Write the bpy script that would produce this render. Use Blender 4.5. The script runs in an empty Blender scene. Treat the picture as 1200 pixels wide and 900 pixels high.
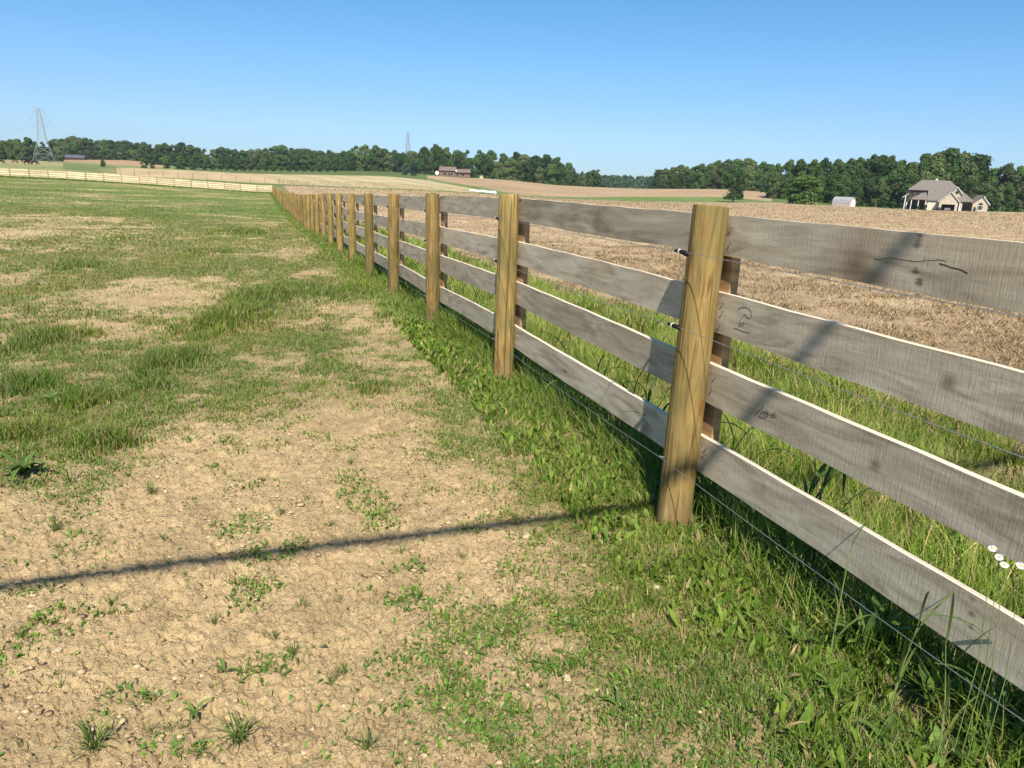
import bpy, math, random, numpy as np
from mathutils import Vector, Matrix
R = math.radians
random.seed(7)
rng = np.random.default_rng(11)
scene = bpy.context.scene
COL = scene.collection

# ------------------------------------------------------------------ camera
FPX, PITCH, ROLL, CAMH = 832.0, R(15.796), R(2.178), 1.4286
c_, s_ = math.cos(PITCH), math.sin(PITCH)
cr_, sr_ = math.cos(ROLL), math.sin(ROLL)
cam_d = bpy.data.cameras.new('camera'); cam = bpy.data.objects.new('camera', cam_d); COL.objects.link(cam)
X = Vector((1, 0, 0)); U = Vector((0, s_, c_)); F = Vector((0, c_, -s_))
right = X * cr_ + U * sr_; up = -X * sr_ + U * cr_
m = Matrix((right, up, -F)).transposed().to_4x4(); m.translation = Vector((0, 0, CAMH))
cam.matrix_world = m
cam_d.sensor_width = 36; cam_d.lens = FPX / 1200 * 36
cam_d.clip_start = 0.05; cam_d.clip_end = 12000
scene.camera = cam

def ray(px, py):
    a = (px - 600) / FPX; b = -(py - 450) / FPX
    xr = a * cr_ - b * sr_; uu = a * sr_ + b * cr_
    return np.array([xr, c_ + uu * s_, -s_ + uu * c_])
def yhor(px): return 214.65 + (px - 600) * 0.03803
def t_of(px):
    r = ray(px, yhor(px)); return r[0] / r[1]
def px_of(t): return 600 + np.asarray(t) * 865.2 if False else 600 + (np.asarray(t)) * FPX / c_ * 1.0 + 0 * np.asarray(t)

# ------------------------------------------------------------------ terrain
YH = yhor
def zy(px, py, Y):                      # height of ground seen at image row py, at depth Y
    r = ray(px, py); return CAMH + r[2] / r[1] * Y
COLS = {
 -250: [(0,0),(5,0),(20,-.1),(34,-.1),(90,.1),(200,1.5),(400,3.5),(800,7),(4000,10)],
 0:   [(0,0),(5,0),(10,-.08),(20,-.25),(34,-.4),(70,-.5),(108,'207.8'),(150,'197.5'),(300,'191'),(400,'189'),(450,'187'),(700,6),(1500,8),(4000,5)],
 70:  [(0,0),(5,0),(10,-.08),(20,-.27),(34,-.45),(70,-.7),(110,'211'),(150,'200'),(300,'194'),(400,'191'),(450,'189'),(700,7),(1500,8),(4000,5)],
 150: [(0,0),(5,0),(10,-.1),(20,-.3),(34,-.55),(70,-1.0),(112,'216.3'),(165,'205'),(330,'197'),(400,'195.5'),(480,'194'),(640,'187'),(800,9),(1500,8),(4000,5)],
 230: [(0,0),(5,0),(10,-.1),(20,-.33),(34,-.7),(70,-1.2),(115,'222'),(165,'210'),(350,'200'),(450,'199.3'),(620,'196'),(900,3),(1500,4),(4000,4)],
 300: [(0,0),(5,0),(10,-.12),(20,-.38),(34,-.83),(70,-1.4),(118,'227.3'),(165,'215.5'),(350,'204'),(450,'200.5'),(600,4.5),(1500,4),(4000,3)],
 450: [(0,0),(5,0),(10,-.13),(20,-.38),(34,-.8),(70,-1.3),(120,-1.45),(190,'221.5'),(350,'206.5'),(520,'200.5'),(700,7),(1500,4),(4000,3)],
 530: [(0,0),(5,0),(10,-.13),(20,-.36),(34,-.75),(70,-1.2),(120,-1.5),(200,'225.5'),(330,'214'),(450,'207'),(520,'206'),(700,4),(1500,3),(4000,3)],
 600: [(0,0),(5,0),(10,-.12),(20,-.34),(34,-.7),(70,-1.15),(120,-1.5),(215,'229.5'),(330,'217'),(430,'211'),(520,3.2),(700,1),(1500,0),(4000,0)],
 650: [(0,0),(5,0),(10,-.12),(20,-.33),(34,-.66),(70,-1.15),(120,-1.6),(225,'233'),(330,'222'),(430,'217'),(520,1),(700,-2),(1500,0),(4000,0)],
 750: [(0,0),(5,0),(10,-.1),(20,-.3),(34,-.6),(70,-1.1),(120,-1.7),(235,'237'),(300,'230'),(420,'220.7'),(500,0),(700,-6),(1500,-1),(4000,0)],
 850: [(0,0),(5,0),(10,-.1),(20,-.3),(34,-.6),(70,-1.1),(120,-1.6),(250,'237.5'),(300,'231'),(420,'220.5'),(500,1),(700,0),(1500,0),(4000,0)],
 925: [(0,0),(5,0),(10,-.1),(20,-.3),(34,-.6),(70,-1.1),(120,-1.5),(250,'238.5'),(320,'232'),(400,'227'),(500,1),(700,0),(1500,0),(4000,0)],
 1000:[(0,0),(5,0),(10,-.1),(20,-.3),(34,-.6),(70,-1.0),(120,-1.4),(235,'242.5'),(300,-2.6),(500,-1),(1500,0),(4000,0)],
 1100:[(0,0),(5,0),(10,-.1),(20,-.3),(34,-.6),(70,-1.0),(120,-1.4),(235,'246.5'),(300,-2.6),(500,-1),(1500,0),(4000,0)],
 1200:[(0,0),(5,0),(10,-.1),(20,-.3),(34,-.55),(70,-.9),(120,-1.3),(235,'248.6'),(300,-2.4),(500,-1),(1500,0),(4000,0)],
 1450:[(0,0),(5,0),(10,-.1),(20,-.3),(34,-.5),(70,-.8),(120,-1.2),(235,-1.8),(300,-2.2),(500,-1),(1500,0),(4000,0)],
}
LY = np.linspace(math.log(.5), math.log(5000), 260)
TT = np.linspace(-1.1, 1.1, 221)
_pxs = sorted(COLS); _ts = np.array([t_of(p) for p in _pxs]); _rows = []
for p in _pxs:
    prof = [(Y, zy(p, float(z), Y) if isinstance(z, str) else z) for Y, z in COLS[p]]
    ys = np.array([a for a, b in prof]); zs = np.array([b for a, b in prof])
    _rows.append(np.interp(np.exp(LY), ys, zs))
_rows = np.array(_rows)
TAB = np.array([[np.interp(t, _ts, _rows[:, j]) for j in range(len(LY))] for t in TT])
def _blur(A, ax, n):
    k = np.array([.25, .5, .25])
    for _ in range(n):
        P = np.pad(A, [(1, 1) if i == ax else (0, 0) for i in range(2)], mode='edge')
        A = (P[:-2] * k[0] + P[1:-1] * k[1] + P[2:] * k[2]) if ax == 0 else (P[:, :-2] * k[0] + P[:, 1:-1] * k[1] + P[:, 2:] * k[2])
    return A
TAB = _blur(TAB, 1, 3); TAB = _blur(TAB, 0, 4)
def zf(x, y):
    x = np.asarray(x, float); y = np.asarray(y, float)
    Y = np.maximum(y, .5)
    t = np.clip(x / Y, -1.099, 1.099); l = np.clip(np.log(Y), LY[0], LY[-1] - 1e-6)
    a = (t - TT[0]) / (TT[1] - TT[0]); b = (l - LY[0]) / (LY[1] - LY[0])
    i = np.clip(a.astype(int), 0, len(TT) - 2); j = np.clip(b.astype(int), 0, len(LY) - 2)
    fa = a - i; fb = b - j
    return (TAB[i, j] * (1 - fa) * (1 - fb) + TAB[i + 1, j] * fa * (1 - fb) + TAB[i, j + 1] * (1 - fa) * fb + TAB[i + 1, j + 1] * fa * fb)
def Z(x, y): return float(zf(x, y))
def ground(px, py):                      # where the ground seen at this photo point lies
    r = ray(px, py); z = 0.0
    for _ in range(12):
        t = (z - CAMH) / min(r[2], -1e-4); q = r * t; z = .5 * z + .5 * Z(q[0], q[1])
    return np.array([q[0], q[1], Z(q[0], q[1])])
def at(px, Y):                           # ground point on bearing px at depth Y
    t = t_of(px); return Vector((t * Y, Y, Z(t * Y, Y)))

def gfar(px, py, Y0=60, Y1=1200):        # first ground point met by the sight line of a far photo point
    t = t_of(px); Y = np.exp(np.linspace(math.log(Y0), math.log(Y1), 4000)); r = ray(px, py); t = r[0] / r[1]
    d = CAMH + r[2] / r[1] * Y - zf(t * Y, Y); i = np.argmax(d < 0) if (d < 0).any() else -1; return Vector((t * Y[i], Y[i], Z(t * Y[i], Y[i])))
# ------------------------------------------------------------------ noise
def _h(ix, iy, s):
    n = (ix.astype(np.int64) * 374761393 + iy.astype(np.int64) * 668265263 + s * 974634777) & 0xffffffff
    n = ((n ^ (n >> 13)) * 1274126177) & 0xffffffff
    n = (n ^ (n >> 16)) & 0xffffff
    return n / float(0xffffff)
def vn(x, y, s=0):
    ix = np.floor(x); iy = np.floor(y); fx = x - ix; fy = y - iy
    fx = fx * fx * (3 - 2 * fx); fy = fy * fy * (3 - 2 * fy)
    return (_h(ix, iy, s) * (1 - fx) + _h(ix + 1, iy, s) * fx) * (1 - fy) + (_h(ix, iy + 1, s) * (1 - fx) + _h(ix + 1, iy + 1, s) * fx) * fy
def fbm(x, y, s=0, o=3):
    v = 0; a = 1; tot = 0
    for k in range(o):
        v = v + a * vn(x * 2 ** k + 17.3 * k, y * 2 ** k - 9.1 * k, s + k); tot += a; a *= .55
    return v / tot
def sstep(a, b, x):
    t = np.clip((x - a) / (b - a), 0, 1); return t * t * (3 - 2 * t)

# ------------------------------------------------------------------ fence frame
TH = R(19.33)
P0 = np.array([.739, 2.882])
D = np.array([-math.sin(TH), math.cos(TH)]); N = np.array([math.cos(TH), math.sin(TH)])
SP = 2.44; NB = 51; SEND = NB * SP
def sl(x, y):                            # along / across the fence (across > 0 lies on the field side)
    dx = x - P0[0]; dy = y - P0[1]
    return dx * D[0] + dy * D[1], dx * N[0] + dy * N[1]
PR = .072                                # post radius
def fpix(px, py, off):                   # point of a plane parallel to the fence seen at a photo point
    r = ray(px, py); q0 = np.array([P0[0] + N[0] * off, P0[1] + N[1] * off, -CAMH])
    n = np.array([N[0], N[1], 0]); t = (np.array([q0[0], q0[1], 0]) @ n) / (r @ n)
    q = r * t; q[2] += CAMH; return Vector(q)

# ------------------------------------------------------------------ materials
def newmat(name):
    m = bpy.data.materials.new(name); m.use_nodes = True; nt = m.node_tree; nt.nodes.clear()
    o = nt.nodes.new('ShaderNodeOutputMaterial'); b = nt.nodes.new('ShaderNodeBsdfPrincipled')
    nt.links.new(b.outputs[0], o.inputs[0]); b.inputs['Roughness'].default_value = .8
    b.inputs['Specular IOR Level'].default_value = .25
    return m, nt, b
def nd(nt, t, **kw):
    n = nt.nodes.new(t)
    for k, v in kw.items():
        if k in n.inputs.keys() if hasattr(n.inputs, 'keys') else False: n.inputs[k].default_value = v
        else: setattr(n, k, v)
    return n
def noise(nt, vec, scale, detail=3, rough=.6):
    n = nt.nodes.new('ShaderNodeTexNoise'); n.inputs['Scale'].default_value = scale
    n.inputs['Detail'].default_value = detail; n.inputs['Roughness'].default_value = rough
    if vec is not None: nt.links.new(vec, n.inputs['Vector'])
    return n.outputs['Fac']
def ramp(nt, fac, stops):
    n = nt.nodes.new('ShaderNodeValToRGB'); e = n.color_ramp.elements
    while len(e) < len(stops): e.new(.5)
    for i, (p, c) in enumerate(stops):
        e[i].position = p; e[i].color = (*c, 1) if len(c) == 3 else c
    nt.links.new(fac, n.inputs[0]); return n.outputs[0]
def mapr(nt, v, a, b, c, d):
    n = nt.nodes.new('ShaderNodeMapRange'); nt.links.new(v, n.inputs[0])
    for k, q in zip((1, 2, 3, 4), (a, b, c, d)): n.inputs[k].default_value = q
    return n.outputs[0]
def mixc(nt, f, a, b, mode='MIX'):
    n = nt.nodes.new('ShaderNodeMix'); n.data_type = 'RGBA'; n.blend_type = mode
    for ix_, v in ((0, f), (6, a), (7, b)):
        sock = n.inputs[ix_]
        if isinstance(v, bpy.types.NodeSocket): nt.links.new(v, sock)
        elif isinstance(v, (int, float)): sock.default_value = v if ix_ == 0 else (v, v, v, 1)
        else: sock.default_value = (*v, 1)
    return n.outputs[2]
def math_(nt, op, a, b=None, c=None):
    n = nt.nodes.new('ShaderNodeMath'); n.operation = op
    for i, v in enumerate((a, b, c)):
        if v is None: continue
        if isinstance(v, bpy.types.NodeSocket): nt.links.new(v, n.inputs[i])
        else: n.inputs[i].default_value = v
    return n.outputs[0]
def coords(nt, kind='Object', scale=None, rnd=False):
    tc = nt.nodes.new('ShaderNodeTexCoord').outputs[kind]
    if rnd:
        oi = nt.nodes.new('ShaderNodeObjectInfo').outputs['Random']
        mu = math_(nt, 'MULTIPLY', oi, 57.0); ad = nt.nodes.new('ShaderNodeVectorMath'); ad.operation = 'ADD'
        nt.links.new(tc, ad.inputs[0]); nt.links.new(mu, ad.inputs[1]); tc = ad.outputs[0]
    if scale:
        mp = nt.nodes.new('ShaderNodeMapping'); mp.inputs['Scale'].default_value = scale
        nt.links.new(tc, mp.inputs[0]); tc = mp.outputs[0]
    return tc
def bump(nt, b, h, dist, strength=1.0):
    n = nt.nodes.new('ShaderNodeBump'); n.inputs['Distance'].default_value = dist; n.inputs['Strength'].default_value = strength
    nt.links.new(h, n.inputs['Height']); nt.links.new(n.outputs[0], b.inputs['Normal'])
def simple(name, col, rough=.8, var=.25, scale=3.0, metal=0, rnd=False, bmp=0):
    m, nt, b = newmat(name); v = coords(nt, 'Object', rnd=rnd)
    n1 = noise(nt, v, scale, 4); f = mapr(nt, n1, .3, .7, 1 - var, 1 + var)
    nt.links.new(mixc(nt, 1.0, col, f, 'MULTIPLY'), b.inputs['Base Color'])
    b.inputs['Roughness'].default_value = rough; b.inputs['Metallic'].default_value = metal
    if bmp: bump(nt, b, noise(nt, v, scale * 6, 3), bmp)
    return m

def m_ground():
    m, nt, b = newmat('ground_soil_and_turf')
    v = coords(nt, 'Object')
    a = nt.nodes.new('ShaderNodeAttribute'); a.attribute_name = 'albedo'
    st = nt.nodes.new('ShaderNodeAttribute'); st.attribute_name = 'straw'
    gm = nt.nodes.new('ShaderNodeAttribute'); gm.attribute_name = 'turf'
    n1 = noise(nt, v, 9, 5, .7); n2 = noise(nt, v, 70, 4, .7); n0 = noise(nt, v, .35, 4, .6); n00 = noise(nt, v, .03, 3)
    f = mapr(nt, n1, .3, .7, .8, 1.18)
    c = mixc(nt, 1.0, a.outputs['Color'], f, 'MULTIPLY')
    c = mixc(nt, 1.0, c, mapr(nt, n2, .3, .7, .84, 1.14), 'MULTIPLY')
    c = mixc(nt, 1.0, c, mapr(nt, n0, .3, .7, .86, 1.12), 'MULTIPLY')
    c = mixc(nt, 1.0, c, mapr(nt, n00, .35, .65, .92, 1.08), 'MULTIPLY')
    # straw litter on the harrowed field
    vs = coords(nt, 'Object', (1, 2.6, 1)); vs2 = coords(nt, 'Object', (2.8, 1, 1))
    s1 = math_(nt, 'MAXIMUM', noise(nt, vs, 14, 4, .75), noise(nt, vs2, 13, 4, .75))
    s2 = noise(nt, v, 1.1, 5, .8); s3 = noise(nt, v, .22, 4, .7)
    sf = math_(nt, 'ADD', math_(nt, 'MULTIPLY', s1, .45), math_(nt, 'ADD', math_(nt, 'MULTIPLY', s2, .4), math_(nt, 'MULTIPLY', s3, .25)))
    sc = ramp(nt, sf, [(.39, (.115, .072, .042)), (.50, (.28, .188, .11)), (.59, (.45, .33, .195)), (.72, (.66, .52, .31))])
    c = mixc(nt, st.outputs['Fac'], c, sc)
    # blade-scale mottling of turf seen far off
    t1 = noise(nt, v, 3.2, 5, .8); t2 = noise(nt, v, .8, 4, .7)
    tf = math_(nt, 'MULTIPLY', math_(nt, 'ADD', t1, t2), .5)
    tcol = mixc(nt, 1.0, c, mapr(nt, tf, .36, .62, .62, 1.35), 'MULTIPLY')
    c = mixc(nt, gm.outputs['Fac'], c, tcol)
    nt.links.new(c, b.inputs['Base Color'])
    b.inputs['Roughness'].default_value = .95; b.inputs['Specular IOR Level'].default_value = .1
    h = math_(nt, 'ADD', math_(nt, 'MULTIPLY', n1, .35), math_(nt, 'MULTIPLY', n2, .40))
    h = math_(nt, 'ADD', h, math_(nt, 'MULTIPLY', noise(nt, v, 260, 2), .08))
    bump(nt, b, h, .06, 1.0)
    return m
def m_blade(name, trans=.35, rough=.6):
    m = bpy.data.materials.new(name); m.use_nodes = True; nt = m.node_tree; nt.nodes.clear()
    o = nt.nodes.new('ShaderNodeOutputMaterial'); a = nt.nodes.new('ShaderNodeAttribute'); a.attribute_name = 'tint'
    b = nt.nodes.new('ShaderNodeBsdfPrincipled'); b.inputs['Roughness'].default_value = rough; b.inputs['Specular IOR Level'].default_value = .25
    t = nt.nodes.new('ShaderNodeBsdfTranslucent'); mx = nt.nodes.new('ShaderNodeMixShader'); mx.inputs[0].default_value = trans
    n = noise(nt, coords(nt, 'Object'), 40, 2); c = mixc(nt, 1.0, a.outputs['Color'], mapr(nt, n, .3, .7, .85, 1.15), 'MULTIPLY')
    nt.links.new(c, b.inputs['Base Color']); nt.links.new(mixc(nt, 1.0, c, (1.1, 1.15, .7), 'MULTIPLY'), t.inputs[0])
    nt.links.new(b.outputs[0], mx.inputs[1]); nt.links.new(t.outputs[0], mx.inputs[2]); nt.links.new(mx.outputs[0], o.inputs[0])
    return m
def m_leaf(name, c1, c2, trans=.25):
    m = bpy.data.materials.new(name); m.use_nodes = True; nt = m.node_tree; nt.nodes.clear()
    o = nt.nodes.new('ShaderNodeOutputMaterial')
    b = nt.nodes.new('ShaderNodeBsdfPrincipled'); b.inputs['Roughness'].default_value = .6; b.inputs['Specular IOR Level'].default_value = .2
    t = nt.nodes.new('ShaderNodeBsdfTranslucent'); mx = nt.nodes.new('ShaderNodeMixShader'); mx.inputs[0].default_value = trans
    oi = nt.nodes.new('ShaderNodeObjectInfo').outputs['Random']
    n = noise(nt, coords(nt, 'Object', rnd=True), .45, 4, .7)
    c = mixc(nt, mapr(nt, n, .35, .65, 0, 1), c1, c2); c = mixc(nt, 1.0, c, mapr(nt, oi, 0, 1, .62, 1.38), 'MULTIPLY')
    nt.links.new(c, b.inputs['Base Color']); nt.links.new(c, t.inputs[0])
    nt.links.new(b.outputs[0], mx.inputs[1]); nt.links.new(t.outputs[0], mx.inputs[2]); nt.links.new(mx.outputs[0], o.inputs[0])
    return m
def m_post():
    m, nt, b = newmat('treated_pine_post')
    v = coords(nt, 'Object', rnd=True)
    g = coords(nt, 'Object', (1, 1, .07), rnd=True)
    n = nt.nodes.new('ShaderNodeTexNoise'); n.inputs['Scale'].default_value = 22; n.inputs['Detail'].default_value = 5; n.inputs['Distortion'].default_value = 2.2
    nt.links.new(g, n.inputs['Vector'])
    base = ramp(nt, n.outputs['Fac'], [(.34, (.12, .068, .022)), (.43, (.25, .16, .052)), (.52, (.385, .26, .088)), (.60, (.30, .205, .065)), (.72, (.56, .42, .20))])
    big = noise(nt, coords(nt, 'Object', (1, 1, .5), rnd=True), 4, 3)
    c = mixc(nt, mapr(nt, big, .42, .60, 0, .75), base, (.165, .135, .045))
    oi = nt.nodes.new('ShaderNodeObjectInfo').outputs['Random']
    c = mixc(nt, 1.0, c, mapr(nt, oi, 0, 1, .72, 1.08), 'MULTIPLY')
    # knots
    vo = nt.nodes.new('ShaderNodeTexVoronoi'); vo.inputs['Scale'].default_value = 1.0; vo.inputs['Randomness'].default_value = 1
    nt.links.new(coords(nt, 'Object', (9, 9, 4.2), rnd=True), vo.inputs['Vector'])
    k = mapr(nt, vo.outputs['Distance'], .13, .19, .9, 0)
    c = mixc(nt, k, c, (.20, .095, .03)); k2 = mapr(nt, vo.outputs['Distance'], .19, .36, .5, 0); c = mixc(nt, math_(nt, 'MULTIPLY', k2, mapr(nt, math_(nt, 'SINE', math_(nt, 'MULTIPLY', vo.outputs['Distance'], 130.0)), -1, 1, 0, 1)), c, (.22, .12, .03))
    # long dark drying checks
    ck = noise(nt, coords(nt, 'Object', (1, 1, .02), rnd=True), 38, 2); c = mixc(nt, mapr(nt, ck, .63, .67, 0, .8), c, (.10, .06, .02))
    sz_ = nt.nodes.new('ShaderNodeSeparateXYZ'); nt.links.new(coords(nt, 'Object'), sz_.inputs[0]); dz = math_(nt, 'ADD', sz_.outputs[2], math_(nt, 'MULTIPLY', math_(nt, 'SUBTRACT', big, .5), .25))
    c = mixc(nt, mapr(nt, dz, .02, .16, .55, 0), c, (.20, .135, .07))       # soil splashed on the foot
    nt.links.new(c, b.inputs['Base Color']); b.inputs['Roughness'].default_value = .75
    bump(nt, b, n.outputs['Fac'], .004, .7)
    return m
STAINS = []
def m_board(name='weathered_sawn_board', tint=(1, 1, 1), marks=True):
    m, nt, b = newmat(name)
    ax = nt.nodes.new('ShaderNodeAttribute'); ax.attribute_name = 'bcoord'; v = ax.outputs['Vector']   # x along the board, y up, z face
    def mp(s):
        q = nt.nodes.new('ShaderNodeMapping'); q.inputs['Scale'].default_value = s; nt.links.new(v, q.inputs[0]); return q.outputs[0]
    g = noise(nt, mp((1.2, 22, 6)), 2.2, 5, .7)
    n = nt.nodes.new('ShaderNodeTexNoise'); n.inputs['Scale'].default_value = 1.5; n.inputs['Detail'].default_value = 4; n.inputs['Distortion'].default_value = 1.8
    nt.links.new(mp((1.3, 7, 1)), n.inputs['Vector'])
    c = ramp(nt, n.outputs['Fac'], [(.32, (.27, .228, .172)), (.47, (.39, .338, .26)), (.60, (.46, .405, .32)), (.75, (.55, .49, .395))])
    c = mixc(nt, 1.0, c, mapr(nt, g, .3, .7, .87, 1.09), 'MULTIPLY')
    saw = noise(nt, mp((60, 4, 1)), 2.6, 4, .7)                      # cross-cut saw marks
    c = mixc(nt, 1.0, c, mapr(nt, saw, .3, .7, .90, 1.08), 'MULTIPLY')
    st = noise(nt, mp((1.4, 1.0, 1)), 1.7, 4, .6)
    c = mixc(nt, mapr(nt, st, .60, .80, 0, .38), c, (.14, .115, .09))   # weather stains
    wv = noise(nt, mp((6, .35, 1)), 1.0, 3); c = mixc(nt, mapr(nt, wv, .68, .76, 0, .6), c, (.11, .10, .09))
    wm = noise(nt, mp((.7, 2, 1)), 1.0, 2); c = mixc(nt, mapr(nt, wm, .5, .7, 0, .35), c, (.40, .31, .21))
    c = mixc(nt, 1.0, c, mapr(nt, nt.nodes.new('ShaderNodeObjectInfo').outputs['Random'], 0, 1, .80, 1.16), 'MULTIPLY')
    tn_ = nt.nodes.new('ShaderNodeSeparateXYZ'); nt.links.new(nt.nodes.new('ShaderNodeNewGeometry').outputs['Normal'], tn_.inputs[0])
    # knots with rings
    vo = nt.nodes.new('ShaderNodeTexVoronoi'); vo.inputs['Scale'].default_value = 1.0
    nt.links.new(mp((1.7, 6.5, 0)), vo.inputs['Vector'])
    d = vo.outputs['Distance']
    c = mixc(nt, mapr(nt, d, .045, .075, .85, 0), c, (.10, .062, .038))
    rg = math_(nt, 'SINE', math_(nt, 'MULTIPLY', d, 120.0)); near = mapr(nt, d, .1, .32, .28, 0)
    c = mixc(nt, math_(nt, 'MULTIPLY', near, mapr(nt, rg, -1, 1, 0, 1)), c, (.15, .12, .09))
    c = mixc(nt, mapr(nt, tn_.outputs[2], .75, .9, 0, .85), c, (.62, .55, .44))      # lighter colour on upward-facing edges
    c = mixc(nt, 1.0, c, (1.12, 1.09, 1.02), 'MULTIPLY')
    if tint != (1, 1, 1): c = mixc(nt, 1.0, c, tint, 'MULTIPLY')
    if marks:
        pos = nt.nodes.new('ShaderNodeNewGeometry').outputs['Position']
        for p, r0, r1, col, amt in STAINS:
            dn = nt.nodes.new('ShaderNodeVectorMath'); dn.operation = 'DISTANCE'; dn.inputs[1].default_value = p
            nt.links.new(pos, dn.inputs[0])
            dd = math_(nt, 'ADD', dn.outputs['Value'], math_(nt, 'MULTIPLY', math_(nt, 'SUBTRACT', g, .5), .05))
            c = mixc(nt, mapr(nt, dd, r0, r1, amt, 0), c, col)
    nt.links.new(c, b.inputs['Base Color']); b.inputs['Roughness'].default_value = .85
    h = math_(nt, 'ADD', math_(nt, 'MULTIPLY', g, .5), saw)
    bump(nt, b, h, .0024, .8)
    return m

# ------------------------------------------------------------------ object helpers
def tag(o, label=None, cat=None, group=None, kind=None):
    for k, v in (('label', label), ('category', cat), ('group', group), ('kind', kind)):
        if v: o[k] = v
    return o
def empty(name, loc, rz=0, **kw):
    o = bpy.data.objects.new(name, None); COL.objects.link(o); o.location = loc; o.rotation_euler = (0, 0, rz)
    o.empty_display_size = .3
    return tag(o, **kw)
def mesh_np(name, verts, loops, counts, mat, smooth=False, attrs=None):
    me = bpy.data.meshes.new(name); nv = len(verts); nf = len(counts)
    me.vertices.add(nv); me.vertices.foreach_set('co', np.ascontiguousarray(verts, dtype=np.float32).ravel())
    me.loops.add(len(loops)); me.loops.foreach_set('vertex_index', np.ascontiguousarray(loops, dtype=np.int32))
    me.polygons.add(nf); st = np.zeros(nf, np.int32); st[1:] = np.cumsum(counts)[:-1]
    me.polygons.foreach_set('loop_start', st)
    if smooth: me.polygons.foreach_set('use_smooth', np.ones(nf, bool))
    me.update(calc_edges=True)
    for an, (ty, arr) in (attrs or {}).items():
        at_ = me.attributes.new(an, ty, 'POINT')
        at_.data.foreach_set('color' if ty == 'FLOAT_COLOR' else ('vector' if ty == 'FLOAT_VECTOR' else 'value'), np.ascontiguousarray(arr, dtype=np.float32).ravel())
    if mat: me.materials.append(mat)
    return me
def link(name, me, parent=None, loc=(0, 0, 0), rot=None):
    o = bpy.data.objects.new(name, me); COL.objects.link(o); o.location = loc
    if rot: o.rotation_euler = rot
    if parent: o.parent = parent
    return o
class MB:
    def __init__(s): s.v = []; s.f = []
    def add(s, vs, fs):
        n = len(s.v); s.v += [tuple(v) for v in vs]; s.f += [tuple(i + n for i in f) for f in fs]
    def box(s, a, b):
        x0, y0, z0 = a; x1, y1, z1 = b
        s.add([(x0,y0,z0),(x1,y0,z0),(x1,y1,z0),(x0,y1,z0),(x0,y0,z1),(x1,y0,z1),(x1,y1,z1),(x0,y1,z1)],
              [(0,3,2,1),(4,5,6,7),(0,1,5,4),(1,2,6,5),(2,3,7,6),(3,0,4,7)])
    def bar(s, p, q, w, w2=None, n=4):
        p = Vector(p); q = Vector(q); d = (q - p)
        if d.length < 1e-6: return
        d.normalize(); a = d.cross(Vector((0, 0, 1)))
        if a.length < .01: a = Vector((1, 0, 0))
        a.normalize(); b = d.cross(a); w2 = w if w2 is None else w2; vs = []
        for c, r in ((p, w), (q, w2)):
            for k in range(n):
                an = 2 * math.pi * (k + .5) / n; vs.append(c + (a * math.cos(an) + b * math.sin(an)) * r)
        fs = [(k, (k + 1) % n, n + (k + 1) % n, n + k) for k in range(n)] + [tuple(range(n))[::-1], tuple(range(n, 2 * n))]
        s.add(vs, fs)
    def tube(s, pts, r, n=6):
        pts = [Vector(p) for p in pts]; rs = r if isinstance(r, (list, tuple)) else [r] * len(pts); vs = []; fs = []
        for i, p in enumerate(pts):
            d = (pts[min(i + 1, len(pts) - 1)] - pts[max(i - 1, 0)]).normalized()
            a = d.cross(Vector((0, 0, 1)))
            if a.length < .05: a = Vector((1, 0, 0))
            a.normalize(); b = d.cross(a)
            for k in range(n):
                an = 2 * math.pi * k / n; vs.append(p + (a * math.cos(an) + b * math.sin(an)) * rs[i])
        for i in range(len(pts) - 1):
            for k in range(n): fs.append((i * n + k, i * n + (k + 1) % n, (i + 1) * n + (k + 1) % n, (i + 1) * n + k))
        fs += [tuple(range(n))[::-1], tuple(range((len(pts) - 1) * n, len(pts) * n))]
        s.add(vs, fs)
    def poly(s, pts, th=None, d=(0, 0, 1)):      # a polygon, given thickness th along d
        n = len(pts); P = [Vector(p) for p in pts]
        if th is None: s.add(P, [tuple(range(n))]); return
        dv = Vector(d) * th; s.add(P + [p + dv for p in P], [tuple(range(n))[::-1], tuple(range(n, 2 * n))] + [(i, (i + 1) % n, n + (i + 1) % n, n + i) for i in range(n)])
    def mesh(s, name, mat, smooth=False):
        me = bpy.data.meshes.new(name); me.from_pydata(s.v, [], s.f); me.update()
        if mat: me.materials.append(mat)
        if smooth:
            for p in me.polygons: p.use_smooth = True
        return me
    def build(s, name, mat, parent=None, smooth=False, loc=(0, 0, 0)):
        return link(name, s.mesh(name, mat, smooth), parent, loc)

# ------------------------------------------------------------------ world and sun
SUN_AZ, SUN_EL = R(-3.0), R(49.9)          # direction the light travels (clockwise from +Y), and elevation
w = bpy.data.worlds.new('World'); scene.world = w; w.use_nodes = True; nt = w.node_tree
bg = nt.nodes['Background']; sk = nt.nodes.new('ShaderNodeTexSky'); sk.sky_type = 'NISHITA'; sk.sun_disc = False
sk.sun_elevation = SUN_EL; sk.sun_rotation = math.pi + SUN_AZ
sk.altitude = 200; sk.air_density = 1.0; sk.dust_density = 0.3; sk.ozone_density = 3.2
hs = nt.nodes.new('ShaderNodeHueSaturation'); hs.inputs['Saturation'].default_value = 1.29; hs.inputs['Hue'].default_value = .497
nt.links.new(sk.outputs[0], hs.inputs['Color']); 
_tc = nt.nodes.new('ShaderNodeTexCoord'); _sp = nt.nodes.new('ShaderNodeSeparateXYZ'); nt.links.new(_tc.outputs['Generated'], _sp.inputs[0])
_rm = ramp(nt, _sp.outputs['Z'], [(0, (.47, .64, 1.0)), (.035, (.54, .68, .98)), (.078, (.68, .745, .92)), (.14, (.83, .875, .98)), (.27, (.98, 1, 1)), (.34, (1, 1.0, 1)), (1, (1, 1, 1))])
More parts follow.
